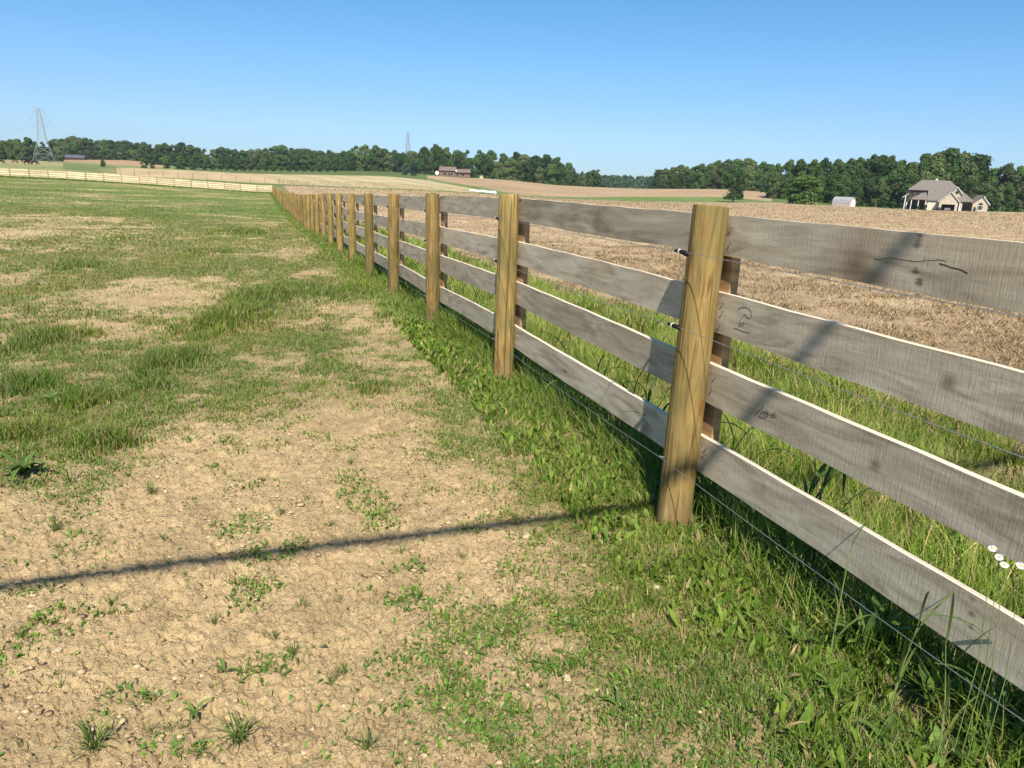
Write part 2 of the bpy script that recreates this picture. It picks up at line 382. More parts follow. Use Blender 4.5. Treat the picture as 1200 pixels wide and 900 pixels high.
nt.links.new(mixc(nt, 1.0, hs.outputs[0], _rm, 'MULTIPLY'), bg.inputs[0]); bg.inputs[1].default_value = .080
ld = bpy.data.lights.new('sun', 'SUN'); ld.energy = 4.3; ld.angle = R(.53); ld.color = (1, .925, .81)
lo = bpy.data.objects.new('sun', ld); COL.objects.link(lo)
sd = Vector((math.sin(SUN_AZ) * math.cos(SUN_EL), math.cos(SUN_AZ) * math.cos(SUN_EL), -math.sin(SUN_EL)))
lo.rotation_euler = sd.to_track_quat('-Z', 'Y').to_euler(); lo.location = (0, -20, 40)
scene.view_settings.view_transform = 'Standard'; scene.view_settings.look = 'None'; scene.view_settings.exposure = 0.86
scene.view_settings.gamma = 1; scene.view_settings.use_curve_mapping = False
scene.render.engine = 'CYCLES'
cy = scene.cycles; cy.use_denoising = True; cy.max_bounces = 5; cy.diffuse_bounces = 2; cy.glossy_bounces = 1; cy.transmission_bounces = 3
cy.transparent_max_bounces = 4; cy.volume_bounces = 0; cy.caustics_reflective = False; cy.caustics_refractive = False
cy.use_adaptive_sampling = True; cy.adaptive_threshold = .02
try: cy.denoiser = 'OPENIMAGEDENOISE'; cy.denoising_prefilter = 'ACCURATE'
except Exception: pass

# ------------------------------------------------------------------ pasture cover map
def gpoly(pts): return np.array([ground(*p)[:2] for p in pts])
BARE = gpoly([(-260,640),(-60,585),(0,572),(70,575),(150,545),(200,515),(260,500),(330,478),(385,458),(430,466),(475,500),(510,540),(550,562),(580,600),(610,650),(606,700),(560,740),(530,800),(505,860),(480,1000),(300,1400),(-700,1400),(-700,800)])
def pdist(x, y, P):                       # signed distance to a polygon, positive inside
    d = np.full(x.shape, 1e9); ins = np.zeros(x.shape, bool); n = len(P)
    for i in range(n):
        a = P[i]; b = P[(i + 1) % n]; e = b - a; wx = x - a[0]; wy = y - a[1]
        h = np.clip((wx * e[0] + wy * e[1]) / (e @ e), 0, 1); d = np.minimum(d, np.hypot(wx - h * e[0], wy - h * e[1]))
        cond = ((a[1] <= y) & (b[1] > y)) | ((b[1] <= y) & (a[1] > y))
        xi = a[0] + (y - a[1]) / (e[1] if abs(e[1]) > 1e-9 else 1e-9) * e[0]; ins ^= cond & (x < xi)
    return np.where(ins, d, -d)
def blobs(L):
    out = []
    for px, py, rx, ry, k in L:
        c = ground(px, py)[:2]; a = ground(px + rx, py)[:2]; t = ground(px, py - ry)[:2]; b = ground(px, py + ry)[:2]
        out.append((c, abs(a[0] - c[0]), (t[1] - b[1]) / 2, k))
    return out
TAN = blobs([(10,275,100,13,.7),(5,325,40,8,.8),(200,348,85,17,.8),(250,368,70,9,.7),(95,378,50,4,.8),(415,380,18,11,1.1),(190,229,30,2.2,1.2),(160,235,28,2.2,1.0),
  (283,238,12,7,1.1),(240,246,14,4,.7),(160,395,60,7,.6),(330,442,70,8,.7),(300,420,40,6,.6),(430,425,30,9,.6),(520,428,22,6,.6),(680,470,0.1,.1,0),(545,455,40,8,.5),(120,440,50,6,.6),
  (90,300,60,4,.4),(230,500,60,8,.8),(60,545,60,8,.6),(10,370,20,6,.6),(350,300,60,4,.35),(480,560,60,14,.7),(700,690,50,14,.6),(640,760,60,22,.6),(560,660,50,18,.7),(720,830,70,20,.6),(830,780,50,20,.5),(890,870,50,16,.6),(760,640,30,9,.4),(590,820,60,26,.6),(130,223,50,2,.4),(40,262,70,5,.4)])
LUSH = blobs([(270,375,58,26,1),(325,345,65,17,.9),(205,425,50,24,.9),(180,455,30,12,.6),(60,400,65,20,.9),(15,455,50,20,1),(100,470,50,14,.7),(400,345,50,18,.7),(90,312,50,7,.8),(290,272,60,5,.7),
  (130,520,62,17,.8),(30,510,50,12,.7),(440,457,42,12,.6),(240,295,50,6,.6),(150,280,60,5,.5),(210,235,60,3,.4),(330,235,40,6,.5),(390,300,40,8,.5),(590,535,70,24,.3),(470,360,50,22,.4),(130,370,60,8,.4),(60,240,80,4,.5),(180,262,80,5,.4)])
def blobsum(x, y, L, nz):
    v = np.zeros(x.shape)
    for c, rx, ry, k in L:
        if k <= 0: continue
        q = ((x - c[0]) / rx) ** 2 + ((y - c[1]) / ry) ** 2
        v = np.maximum(v, k * np.exp(-np.minimum(q * (0.75 + .9 * nz), 30)))
    return v
def cover(x, y):
    s, l = sl(x, y)
    n1 = fbm(x * 1.1, y * 1.1, 3, 4); n2 = fbm(x * 4.5, y * 4.5, 9, 3); n3 = fbm(x * .25, y * .12, 21, 3)
    n4 = fbm(x * 1.7 + 3, y * .8, 27, 4)
    c = .74 + (n3 - .5) * .8 + (n1 - .5) * .8 * sstep(120, 20, np.hypot(x, y)) + (n2 - .5) * 1.2 * sstep(60, 20, np.hypot(x, y)) + (n4 - .5) * 1.5 * sstep(3, 6, np.hypot(x, y)) * sstep(50, 18, np.hypot(x, y)) + .10 * sstep(20, 60, np.hypot(x, y))
    c = c - sstep(34, 16, np.hypot(x, y)) * .05 + sstep(8, 4.5, np.hypot(x, y)) * .09 - sstep(3.2, 2.4, np.hypot(x, y)) * .08
    b = pdist(x, y, BARE) + (n1 - .5) * 1.3 + (n2 - .5) * .9
    c = c * (1 - sstep(-.28, .38, b)) + .02 * sstep(-.28, .38, b)
    tn = blobsum(x, y, TAN, n1 * 1.2); c = c - tn * 1.25 * sstep(.36, .70, n2 * .6 + n4 * .4 + (tn - .4) * .25)
    lu = blobsum(x, y, LUSH, n1 * 1.2); c = np.maximum(c, lu * 1.05)
    fl = sstep(-.60, .02, l + (n2 - .5) * .7 + (n1 - .5) * .5) * (s > -6); c = np.maximum(c, fl)
    c = c * sstep(2.9, 2.1, l + (n1 - .5) * 1.2 + (n2 - .5) * .6)
    return np.clip(c, 0, 1), np.clip(lu, 0, 1), fl, n1, n2, n3

# field zones far off: boundaries given as (bearing px, depth) curves
def curve(pts): 
    a = np.array([t_of(p) for p, Y in pts]); b = np.array([Y for p, Y in pts], float); return lambda t: np.interp(t, a, b)
cv_s0 = curve([(-300,150),(150,150),(230,150),(300,158),(450,183),(600,209),(700,228),(800,240),(900,250),(945,252),(1500,252)])
cv_s1 = curve([(-300,158),(150,158),(300,172),(450,196),(600,219),(650,240),(700,262),(750,292),(860,300),(900,270),(935,252),(1500,252)])
cv_tan1 = curve([(-300,240),(100,240),(118,250),(150,340),(300,350),(450,355),(520,330),(1500,330)])
cv_yard = curve([(900,900),(1035,900),(1045,231),(1210,233),(1500,232)])

COLR = dict(soil=(.56, .415, .22), turf=(.15, .15, .045), turf_far=(.12, .175, .040), brown=(.335, .235, .135), tan=(.46, .36, .205), green=(.125, .17, .048), hay=(.20, .21, .085), dark=(.09, .13, .04))
COLR = {k: np.array(v) for k, v in COLR.items()}

# ------------------------------------------------------------------ ground mesh: one polar sheet reaching past the horizon
def build_ground():
    az = np.concatenate([np.arange(-70, -47, .35), np.arange(-47, 47.001, .115), np.linspace(48, 60, 24), np.linspace(66, 286, 36)]) ; az = np.radians(az)
    r = [0.55]
    while r[-1] < 4.5: r.append(r[-1] * 1.0040)
    while r[-1] < 9: r.append(r[-1] * 1.0065)
    while r[-1] < 60: r.append(r[-1] * 1.011)
    while r[-1] < 700: r.append(r[-1] * 1.013)
    while r[-1] < 5200: r.append(r[-1] * 1.05)
    r = np.array(r); na = len(az); nr = len(r)
    RR, AA = np.meshgrid(r, az, indexing='ij'); x = (RR * np.sin(AA)).ravel(); y = (RR * np.cos(AA)).ravel()
    x = np.append(x, 0.); y = np.append(y, 0.)
    z = zf(x, y); s, l = sl(x, y); rr = np.hypot(x, y)
    cv, lu, fl, n1, n2, n3 = cover(x, y)
    t = x / np.maximum(y, .5); Y = y
    # relief
    bare = 1 - cv
    n5 = fbm(x * 16, y * 16, 31, 3); n6 = fbm(x * 45, y * 45, 37, 2); n8 = fbm(x * 62 + y * 9, y * 80 - x * 12, 43, 2); n7 = np.abs(fbm(x * 7, y * 9, 41, 3) - .5) * 2
    near = sstep(30, 6, rr)
    z = z + near * ((n1 - .5) * .035 + (n5 - .5) * .020 * (.4 + bare) + (n6 - .5) * .020 * (.3 + bare) + .009 * sstep(.55, .70, n8) * (.2 + bare) - .006 * sstep(.12, 0, n7) * bare)
    past = (l < 0) & (s < SEND)
    field = sstep(2.2, 2.7, l + (n1 - .5) * 1.2) * (y > -50)
    z = z + field * sstep(260, 60, rr) * ((fbm(x * 1.6, y * 1.6, 51, 4) - .5) * .22)
    # colours
    alb = np.zeros((len(x), 3)); straw = np.zeros(len(x)); turf = np.zeros(len(x))
    under = COLR['soil'][None] * (.88 + .24 * n1[:, None]) * (1 - .16 * sstep(.55, .7, n2)[:, None] * bare[:, None])
    k = sstep(.35, .95, cv)[:, None] * (.62 + .38 * sstep(6, 40, rr)[:, None])
    far = sstep(12, 60, rr)[:, None]
    tcol = (COLR['turf'] * (1 - far) + COLR['turf_far'] * far) * (.82 + .36 * n3[:, None])
    dry = sstep(.5, .72, fbm(x * .5, y * .3, 61, 3))[:, None]; tcol = tcol * (1 - .5 * dry) + np.array([.24, .20, .085]) * .5 * dry
    alb[:] = under * (1 - k) + tcol * k; turf[:] = k[:, 0] * sstep(10, 30, rr)
    def put(mask, col, st=0., tf=0.):
        w_ = np.clip(mask, 0, 1)[:, None]; alb[:] = alb * (1 - w_) + np.broadcast_to(col, alb.shape) * w_
        straw[:] = straw * (1 - w_[:, 0]) + st * w_[:, 0]; turf[:] = turf * (1 - w_[:, 0]) + tf * w_[:, 0]
    nf = fbm(x * .035, y * .035, 71, 4); nm = fbm(x * .3, y * .3, 73, 3)
    put(field, COLR['tan'] * (.9 + .2 * nm[:, None]), .92, 0)
    beyond = ((s > SEND + .5) & (l < 3)) | (Y > 250)
    gcol = COLR['hay'] * (.75 + .5 * nf[:, None])
    # everything past the cross fence on the left: pasture, then the tan field
    put(beyond * 1., gcol, 0, 1)
    left = (t < t_of(330)) & (s > SEND + .5)
    tanf = left & (t > t_of(118) + (Y - 160) * -.00012) & (Y > cv_s1(t) ) & (Y < cv_tan1(t))
    stripe = .5 + .5 * np.sin((x * .8 + y * .35) * .55 + nf * 4)
    tancol = COLR['tan'] * (.9 + .22 * nf[:, None]) * (1 - .12 * stripe[:, None])
    put(tanf * 1., tancol * np.array([1.0, .96, .9]), .12, 0)
    put((left & (t <= t_of(118)) & (Y < 380)) * sstep(.45, .6, nf), COLR['hay'] * 1.15, 0, 1)
    put((left & (t < t_of(75)) & (Y > 260)) * .8, np.array([.30, .26, .12]), 0, 1)
    put((left & (t > t_of(75)) & (t < t_of(136)) & (Y > 170) & (Y < 400)) * (.5 + .5 * (np.sin((x + 1.2 * y) * .22) > .2)), COLR['green'] * .9, 0, 1)
    put(((t > t_of(70)) & (t < t_of(200)) & (Y > 470)) * 1., COLR['brown'] * np.array([1.05, 1.0, 1.0]), 0, 0)
    put(((t > t_of(205)) & (t < t_of(250)) & (Y > 380)) * 1., COLR['dark'], 0, 1)
    # striped field and hill past the grass strip
    mid = (t > t_of(318)) & (Y > cv_s1(t))
    wedge = curve([(470,395),(490,380),(520,318),(560,262),(590,224),(640,180)])
    hill = mid & (Y > wedge(t)) & (t > t_of(470))
    put(mid * 1., tancol * (1 - .22 * stripe[:, None] * np.array([.5, .1, .4])), 0, .35)
    rows = .5 + .5 * np.sin((y - .42 * x) * .42 + nf * 5)
    put(hill * 1., COLR['brown'] * (.88 + .3 * nf[:, None]) * (1 + .14 * (rows[:, None] - .5)), .05, 0)
    wd = np.abs(Y - wedge(t)); put(mid * (t > t_of(480)) * (t < t_of(610)) * sstep(26, 10, wd), COLR['green'] * 1.05 * (.8 + .4 * nm[:, None]), 0, 1)
    put(((t > t_of(230)) & (t < t_of(500)) & (Y > cv_tan1(t) + 3 * (nm - .5))) * 1., COLR['green'] * .75 * (.8 + .4 * nf[:, None]), 0, 1)
    put(((t > t_of(490)) & (t < t_of(560)) & (Y > 440)) * 1., COLR['green'] * .8, 0, 1)
    # the strip itself
    strip = (t > t_of(150)) & (Y > cv_s0(t) + (nm - .5) * 3) & (Y < cv_s1(t) + (nm - .5) * 6) & (t < t_of(940)) & (s > SEND - 2 + 0 * s) | ((t > t_of(318)) & (t < t_of(940)) & (Y > cv_s0(t) + (nm - .5) * 3) & (Y < cv_s1(t) + (nm - .5) * 6))
    put(strip * 1., COLR['green'] * (.85 + .4 * nf[:, None]), 0, 1)
    put(((s > SEND + .5) & (s < SEND + 24) & (t < t_of(325))) * 1., COLR['hay'] * (.85 + .3 * nm[:, None]), 0, 1)
    put(((t > t_of(905)) & (t < t_of(945)) & (Y > 262) & (Y < 420)) * 1., COLR['green'] * .9, 0, 1)
    put(((t > t_of(960)) & (Y > 246)) * 1., COLR['dark'], 0, 1)
    put(((t > t_of(1035)) & (Y > 229 + (nm - .5) * 3)) * 1., COLR['green'] * .95, 0, 1)
    put((Y > 640) * (1. - ((t > t_of(70)) & (t < t_of(200)))), COLR['dark'] * .8, 0, 1)
    # bare lane worn beside the near field edge of the pasture hoof prints
    V = np.stack([x, y, z], 1)
    i = np.arange(nr - 1)[:, None] * na; j = np.arange(na)[None]; j2 = (j + 1) % na
    q = np.stack([i + j, i + j2, i + na + j2, i + na + j], -1).reshape(-1, 4)[:, ::-1]
    ctr = nr * na; f3 = np.stack([np.full(na, ctr), (np.arange(na) + 1) % na, np.arange(na)], 1)
    loops = np.concatenate([q.ravel(), f3.ravel()]); cnt = np.concatenate([np.full(len(q), 4), np.full(na, 3)])
    me = mesh_np('ground', V, loops, cnt, m_ground(), True, {'albedo': ('FLOAT_COLOR', np.concatenate([alb, np.ones((len(x), 1))], 1)), 'straw': ('FLOAT', straw), 'turf': ('FLOAT', turf)})
    tag(link('ground', me), kind='structure')
build_ground()
def zrel(x, y):                            # small relief, as in the ground sheet
    rr = np.hypot(x, y); n1 = fbm(x * 1.1, y * 1.1, 3, 4); return zf(x, y) + sstep(30, 6, rr) * (n1 - .5) * .035

# ------------------------------------------------------------------ blades and leaves
def blades(name, x, y, z, L, W, lean, az, col, mat, seg=2, fac=None, leafy=False, curl=1.6):
    n = len(x); us = np.linspace(0, 1, seg + 1)
    if leafy: prof = np.sin(np.pi * np.clip(us * .92 + .04, 0, 1)) ** .8
    else: prof = (1 - us ** 2.2)
    fa = az + (np.pi / 2) + (fac if fac is not None else rng.normal(0, .7, n))
    wx = np.cos(fa) * W / 2; wy = np.sin(fa) * W / 2; dx = np.cos(az); dy = np.sin(az)
    V = np.zeros((n, 2 * seg + 1, 3)); 
    for k in range(seg + 1):
        u = us[k]; th_ = lean * u ** (curl - 1) if curl > 1 else lean
        h = L * (u * np.cos(lean * u * .8)); o = L * np.sin(lean) * u ** curl
        cx = x + dx * o; cy_ = y + dy * o; cz = z + h - .01 * (k == 0)
        if k < seg:
            V[:, 2 * k, 0] = cx - wx * prof[k]; V[:, 2 * k, 1] = cy_ - wy * prof[k]; V[:, 2 * k, 2] = cz
            V[:, 2 * k + 1, 0] = cx + wx * prof[k]; V[:, 2 * k + 1, 1] = cy_ + wy * prof[k]; V[:, 2 * k + 1, 2] = cz
        else: V[:, 2 * k, 0] = cx; V[:, 2 * k, 1] = cy_; V[:, 2 * k, 2] = cz
    nv = 2 * seg + 1; base = (np.arange(n) * nv)[:, None]
    pat = []
    for k in range(seg - 1): pat += [2 * k, 2 * k + 1, 2 * k + 3, 2 * k + 2]
    pat += [2 * seg - 2, 2 * seg - 1, 2 * seg]
    loops = (base + np.array(pat)[None]).ravel(); cnt = np.tile(np.array([4] * (seg - 1) + [3]), n)
    shade = np.ones((n, nv, 1))
    c = np.concatenate([np.repeat(col[:, None, :], nv, 1) * shade, np.ones((n, nv, 1))], 2)
    return V.reshape(-1, 3), loops, cnt, c.reshape(-1, 4)
def join(parts):
    V = []; Lp = []; Ct = []; Cc = []; o = 0
    for v, l, c, k in parts:
        V.append(v); Lp.append(l + o); Ct.append(c); Cc.append(k); o += len(v)
    return np.concatenate(V), np.concatenate(Lp), np.concatenate(Ct), np.concatenate(Cc)
def stuffobj(name, parts, mat, label, cat):
    V, l, c, k = join(parts); me = mesh_np(name, V, l, c, mat, False, {'tint': ('FLOAT_COLOR', k)})
    return tag(link(name, me), label, cat, kind='stuff')
def grasscol(n, dryf=.15, bright=1.0):
    a = rng.random((n, 1)); g = np.array([.080, .165, .018]) * (1 - a) + np.array([.225, .325, .055]) * a
    d = (rng.random(n) < dryf)[:, None]; dr = np.array([.40, .33, .17]) * (.6 + .6 * rng.random((n, 1)))
    return np.where(d, dr, g) * bright
M_BL = m_blade('grass_blade'); M_TL = m_blade('tall_grass_blade', .3)
def polar(n, r0, r1, a0=-62, a1=48, p=1.0):
    n = int(n * (a1 - a0) / 82)
    # density falling as 1/r^p... uniform when p=0
    u = rng.random(n); e = 2 - p
    r = (r0 ** e + u * (r1 ** e - r0 ** e)) ** (1 / e); a = np.radians(rng.uniform(a0, a1, n)); return r * np.sin(a), r * np.cos(a), r
def pasture():
    parts = []; parts_leaf = []
    for r0, r1, n, ws, hs in ((1.1, 3.2, 170000, 1.0, 1.0), (3.2, 7, 300000, 1.25, 1.05), (7, 16, 300000, 2.3, 1.15), (16, 40, 230000, 5.0, 1.35), (40, 128, 150000, 12, 1.7)):
        x, y, r = polar(n, r0, r1, p=.6); n = len(x)
        cv, lu, fl, n1, n2, n3 = cover(x, y); s, l = sl(x, y)
        cl = fbm(x * 9, y * 9, 81, 2)                              # tuftiness
        small = .6 * vn(x * 5.5, y * 5.5, 83) + .4 * vn(x * 12, y * 12, 84)
        p = np.clip(cv, 0, 1) ** 1.25 * (.35 + 1.3 * sstep(.38, .62, cl))
        p = np.maximum(p, (cv < .3) * sstep(.56, .76, small) * .5 * (1 - .4 * (r > 8)))
        ok = (rng.random(n) < p) & (l < -.02) & (s < SEND - .3)
        x, y, r, cv, lu, fl, n1, n2, cl, l = [q[ok] for q in (x, y, r, cv, lu, fl, n1, n2, cl, l)]; k = len(x)
        tall = np.clip(lu, 0, 1) * sstep(.15, .5, lu); fn = sstep(-.7, -.1, l) * .8
        L = (.012 + .020 * cv + .006 * (r > 4) + .062 * tall * (.6 + cl) + .04 * fn) * rng.uniform(.5, 1.4, k) * hs
        L = np.where(cv < .2, L * 1.15, L)
        lean = np.clip(rng.normal(.75, .35, k), .1, 1.35) - .3 * tall
        W = (.0034 + .0020 * tall) * ws * rng.uniform(.7, 1.35, k)
        az = rng.uniform(0, 2 * np.pi, k); dryf = .04 + .16 * (1 - tall) * (1 - fn) * sstep(.25, .6, n1)
        col = grasscol(k); d = rng.random(k) < dryf; col[d] = np.array([.42, .35, .18]) * rng.uniform(.6, 1.1, (d.sum(), 1))
        col *= (.90 + .12 * fn - .12 * tall + .2 * (n2 - .5))[:, None]
        yel = sstep(.5, .7, fbm(x * .8, y * .8, 91, 2))[:, None]; col = col * (1 - .35 * yel) + col * np.array([1.45, 1.12, .8]) * .35 * yel
        zz = zrel(x, y)
        # leaves (clover, plantain) among the short turf close by
        if r1 <= 7:
            isl = (rng.random(k) < .24 + .10 * (cv < .2)) & (tall < .4)
            q = isl; parts_leaf.append(blades('l', x[q], y[q], zz[q] + .004, rng.uniform(.010, .026, q.sum()), rng.uniform(.005, .011, q.sum()), rng.uniform(1.25, 1.75, q.sum()), az[q], col[q] * np.array([.85, 1.05, .9]), None, 3, np.zeros(q.sum()), True, 1.1))
            q = ~isl; x, y, zz, L, W, lean, az, col = [w_[q] for w_ in (x, y, zz, L, W, lean, az, col)]
        parts.append(blades('b', x, y, zz, L, W, lean, az, col, None, 2))
    stuffobj('pasture_grass', parts, M_BL, 'short patchy green and yellowed pasture grass thinning out over bare tan soil', 'grass')
    stuffobj('ground_cover', parts_leaf, M_TL, 'small low clover and plantain leaves creeping over the bare soil', 'ground cover')
pasture()
def fenceline():
    parts = []
    def patch(n, s0, s1, l0, l1, hfun, W, colf, seg=3, pw=1.0, leafy=False):
        s = s0 + (s1 - s0) * rng.random(n) ** pw; l = rng.uniform(l0, l1, n)
        x = P0[0] + D[0] * s + N[0] * l; y = P0[1] + D[1] * s + N[1] * l
        ok = (y > .35) & (np.abs(np.arctan2(x, y)) < R(44))
        x, y, s, l = x[ok], y[ok], s[ok], l[ok]
        nz = fbm(x * 5, y * 5, 101, 2); nb = fbm(x * 1.3, y * 1.3, 103, 2); ok = rng.random(len(x)) < (.25 + 1.2 * sstep(.3, .6, nz)) * sstep(2.75, 2.2, l + (nb - .5) * 1.3) * sstep(-.75, -.05, l + (nb - .5) * .45 + (nz - .5) * .5)
        x, y, s, l, nz, nb = [q[ok] for q in (x, y, s, l, nz, nb)]; k = len(x); r = np.hypot(x, y)
        L = hfun(l, nb, k) * (1 + .15 * (r > 12)); Wd = W * rng.uniform(.6, 1.4, k) * np.maximum(1, r / 4.5)
        col = colf(k, nb); az = rng.uniform(0, 2 * np.pi, k)
        parts.append(blades('f', x, y, zrel(x, y), L, Wd, np.clip(rng.normal(.6, .3, k), .08, 1.3), az, col, None, seg, None, leafy))
    def hf(l, nb, k): return (.030 + .13 * sstep(-.05, .12, l) + .03 * sstep(-.3, 0, l)) * (.5 + nb) * rng.uniform(.4, 1.3, k)
    def hm(l, nb, k): return (.05 + .17 * sstep(.3, .7, nb)) * rng.uniform(.35, 1.6, k)
    g1 = lambda k, nb: grasscol(k, .12, .92) * np.array([1.05, 1.0, .9])
    g2 = lambda k, nb: grasscol(k, .22, 1.12) * np.array([1.1, 1.0, .95]) * (.45 + 1.05 * nb[:, None])
    patch(62000, -3, 6, -.22, .65, hf, .0045, g1)
    patch(40000, 6, 26, -.35, .65, hf, .005, g1)
    patch(30000, 26, SEND, -.45, .8, hf, .006, g1)
    patch(150000, -3.5, 7, .3, 2.9, hm, .0045, g2)
    patch(70000, 7, 30, .4, 2.9, hm, .006, g2)
    patch(30000, 30, SEND, .4, 2.9, hm, .007, g2)
    patch(11000, -3, 5, -.42, .25, lambda l, nb, k: rng.uniform(.025, .085, k), .016, lambda k, nb: grasscol(k, .10, .9) * np.array([1.05, 1.0, .85]), 4, 1, True)
    # grass at the foot of the cross fence
    n = 26000; u = rng.uniform(0, 62, n); v = rng.normal(-.1, .35, n); x = P0[0] + D[0] * (SEND + v) - N[0] * u; y = P0[1] + D[1] * (SEND + v) - N[1] * u
    parts.append(blades('c', x, y, zf(x, y), rng.uniform(.12, .34, n), rng.uniform(.05, .1, n), rng.uniform(.1, .8, n), rng.uniform(0, 6.28, n), grasscol(n, .15, .95), None, 2))
    stuffobj('fence_line_grass', parts, M_TL, 'lush taller green grass growing under and behind the board fence', 'grass')
fenceline()
def litter():
    parts = []
    for r0, r1, n, sc_ in ((3.5, 9, 110000, 1.0), (9, 24, 120000, 1.5), (24, 70, 60000, 2.6), (70, 130, 60000, 4.5), (130, 245, 70000, 8)):
        x, y, r = polar(int(n * 1.31), r0, r1, -20.5, 42, p=.6); n = len(x); s, l = sl(x, y)
        nz = fbm(x * 1.4, y * 1.4, 111, 3); ok = (l > 2.1 + .7 * vn(x, y, 5)) & (rng.random(n) < sstep(.3, .65, nz)); x, y, r = x[ok], y[ok], r[ok]; k = len(x)
        z = zf(x, y) + sstep(260, 60, r) * ((fbm(x * 1.6, y * 1.6, 51, 4) - .5) * .22) + .012 + sstep(30, 6, r) * (fbm(x * 1.1, y * 1.1, 3, 4) - .5) * .035
        col = np.array([.56, .43, .25]) * rng.uniform(.42, 1.12, (k, 1)); b = rng.random(k) < .32; col[b] = np.array([.16, .10, .06]) * rng.uniform(.6, 1.3, (b.sum(), 1))
        parts.append(blades('s', x, y, z, rng.uniform(.03, .11, k) * (.6 + .4 * sc_), rng.uniform(.004, .010, k) * sc_, np.where(r > 60, rng.uniform(.3, 1.3, k), rng.uniform(1.3, 1.85, k)), rng.uniform(0, 6.28, k), col, None, 2, None, False, 1.05))
    stuffobj('corn_stubble', parts, M_BL, 'pale yellow straw litter strewn over the brown harrowed field', 'straw')
    # dead stems and crumbs on the bare pasture soil
    n = 15000; x, y, r = polar(n, 1.1, 9, p=.7); n = len(x); cv = cover(x, y)[0]; s, l = sl(x, y); ok = (l < -.1) & (rng.random(n) < .25 + .6 * (cv > .25) * (cv < .8)); x, y, r = x[ok], y[ok], r[ok]; k = len(x)
    col = np.array([.48, .38, .22]) * rng.uniform(.45, 1.1, (k, 1))
    p2 = [blades('d', x, y, zrel(x, y) + .008, rng.uniform(.012, .05, k), rng.uniform(.0015, .0035, k), rng.uniform(1.2, 1.5, k), rng.uniform(0, 6.28, k), col, None, 2, None, False, 1.05)]
    stuffobj('dead_grass', p2, M_BL, 'dry tan grass bits lying on the pasture soil', 'dead grass')
litter()
def clods():
    n = 90000; x, y, r = polar(n, 1.1, 9, p=.9); n = len(x); cv = cover(x, y)[0]; s, l = sl(x, y)
    nz = fbm(x * 3, y * 3, 121, 2); ok = (l < -.1) & (rng.random(n) < (1.05 - cv) * (.12 + sstep(.45, .75, nz))); x, y, r = x[ok], y[ok], r[ok]; k = len(x)
    oct_ = np.array([(1,0,0),(.3,.9,0),(-.8,.5,0),(-.7,-.7,0),(.4,-.9,0),(.1,0,.42),(0,0,-.6)])
    sz = .0026 + .0115 * rng.random(k) ** 7 ; a = rng.uniform(0, 6.28, k)
    V = np.repeat(oct_[None], k, 0) * (1 + rng.normal(0, .3, (k, 7, 3))) * sz[:, None, None]
    vx = V[:, :, 0] * np.cos(a)[:, None] - V[:, :, 1] * np.sin(a)[:, None]; vy = V[:, :, 0] * np.sin(a)[:, None] + V[:, :, 1] * np.cos(a)[:, None]
    n5 = fbm(x * 16, y * 16, 31, 3)
    V = np.stack([vx * 1.3 + x[:, None], vy + y[:, None], V[:, :, 2] + (zrel(x, y) + (n5 - .5) * .024 * (1.4 - cv[ok]) + .001)[:, None]], 2)
    pat = []
    for i in range(5): pat += [i, (i + 1) % 5, 5, (i + 1) % 5, i, 6]
    loops = ((np.arange(k) * 7)[:, None] + np.array(pat)[None]).ravel(); cnt = np.full(k * 10, 3)
    col = np.array([.50, .37, .21]) * rng.uniform(.5, 1.12, (k, 1)); col = np.concatenate([np.repeat(col[:, None], 7, 1), np.ones((k, 7, 1))], 2).reshape(-1, 4)
    m, nt, b = newmat('soil_crumb'); a_ = nt.nodes.new('ShaderNodeAttribute'); a_.attribute_name = 'tint'
    nt.links.new(mixc(nt, 1.0, a_.outputs['Color'], mapr(nt, noise(nt, coords(nt), 150, 2), .3, .7, .8, 1.2), 'MULTIPLY'), b.inputs['Base Color']); b.inputs['Roughness'].default_value = .95
    tag(link('soil_clods', mesh_np('soil_clods', V.reshape(-1, 3), loops, cnt, m, False, {'tint': ('FLOAT_COLOR', col)})), 'tan soil crumbs and small stones scattered on the bare pasture', 'soil clods', kind='stuff')
clods()
# ------------------------------------------------------------------ main board fence
def fw(s, l, z):                             # fence frame to world, z above the terrain line of the fence
    return Vector((P0[0] + D[0] * s + N[0] * l, P0[1] + D[1] * s + N[1] * l, z))
def fz(s): return Z(P0[0] + D[0] * s, P0[1] + D[1] * s)
for px, py, r0, r1, col, amt in ((1003, 312, .01, .07, (.10, .065, .04), .8), (1003, 312, .05, .17, (.22, .15, .09), .5), (1078, 277, .004, .018, (.06, .055, .05), .8), (1075, 287, .004, .016, (.07, .06, .055), .7), (1073, 318, .003, .016, (.05, .045, .04), .8),
      (1112, 448, .006, .035, (.13, .09, .06), .7), (1025, 545, .006, .03, (.13, .10, .07), .7), (1078, 330, .004, .02, (.05, .045, .04), .8), (700, 262, .01, .06, (.20, .14, .09), .6), (876, 390, .01, .05, (.2, .16, .11), .3), (1137, 720, .002, .012, (.08, .07, .06), .7), (1137, 735, .002, .012, (.08, .07, .06), .7), (1138, 705, .002, .012, (.08, .07, .06), .7)):
    STAINS.append((tuple(fpix(px, py, PR)), r0, r1, col, amt))
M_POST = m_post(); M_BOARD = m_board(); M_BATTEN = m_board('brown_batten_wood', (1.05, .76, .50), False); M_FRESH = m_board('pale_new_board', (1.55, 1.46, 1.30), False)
M_BLACK = simple('black_insulator_plastic', (.012, .012, .013), .45, .2, 40); M_STEEL = simple('galvanized_wire', (.42, .43, .45), .4, .15, 60, .8)
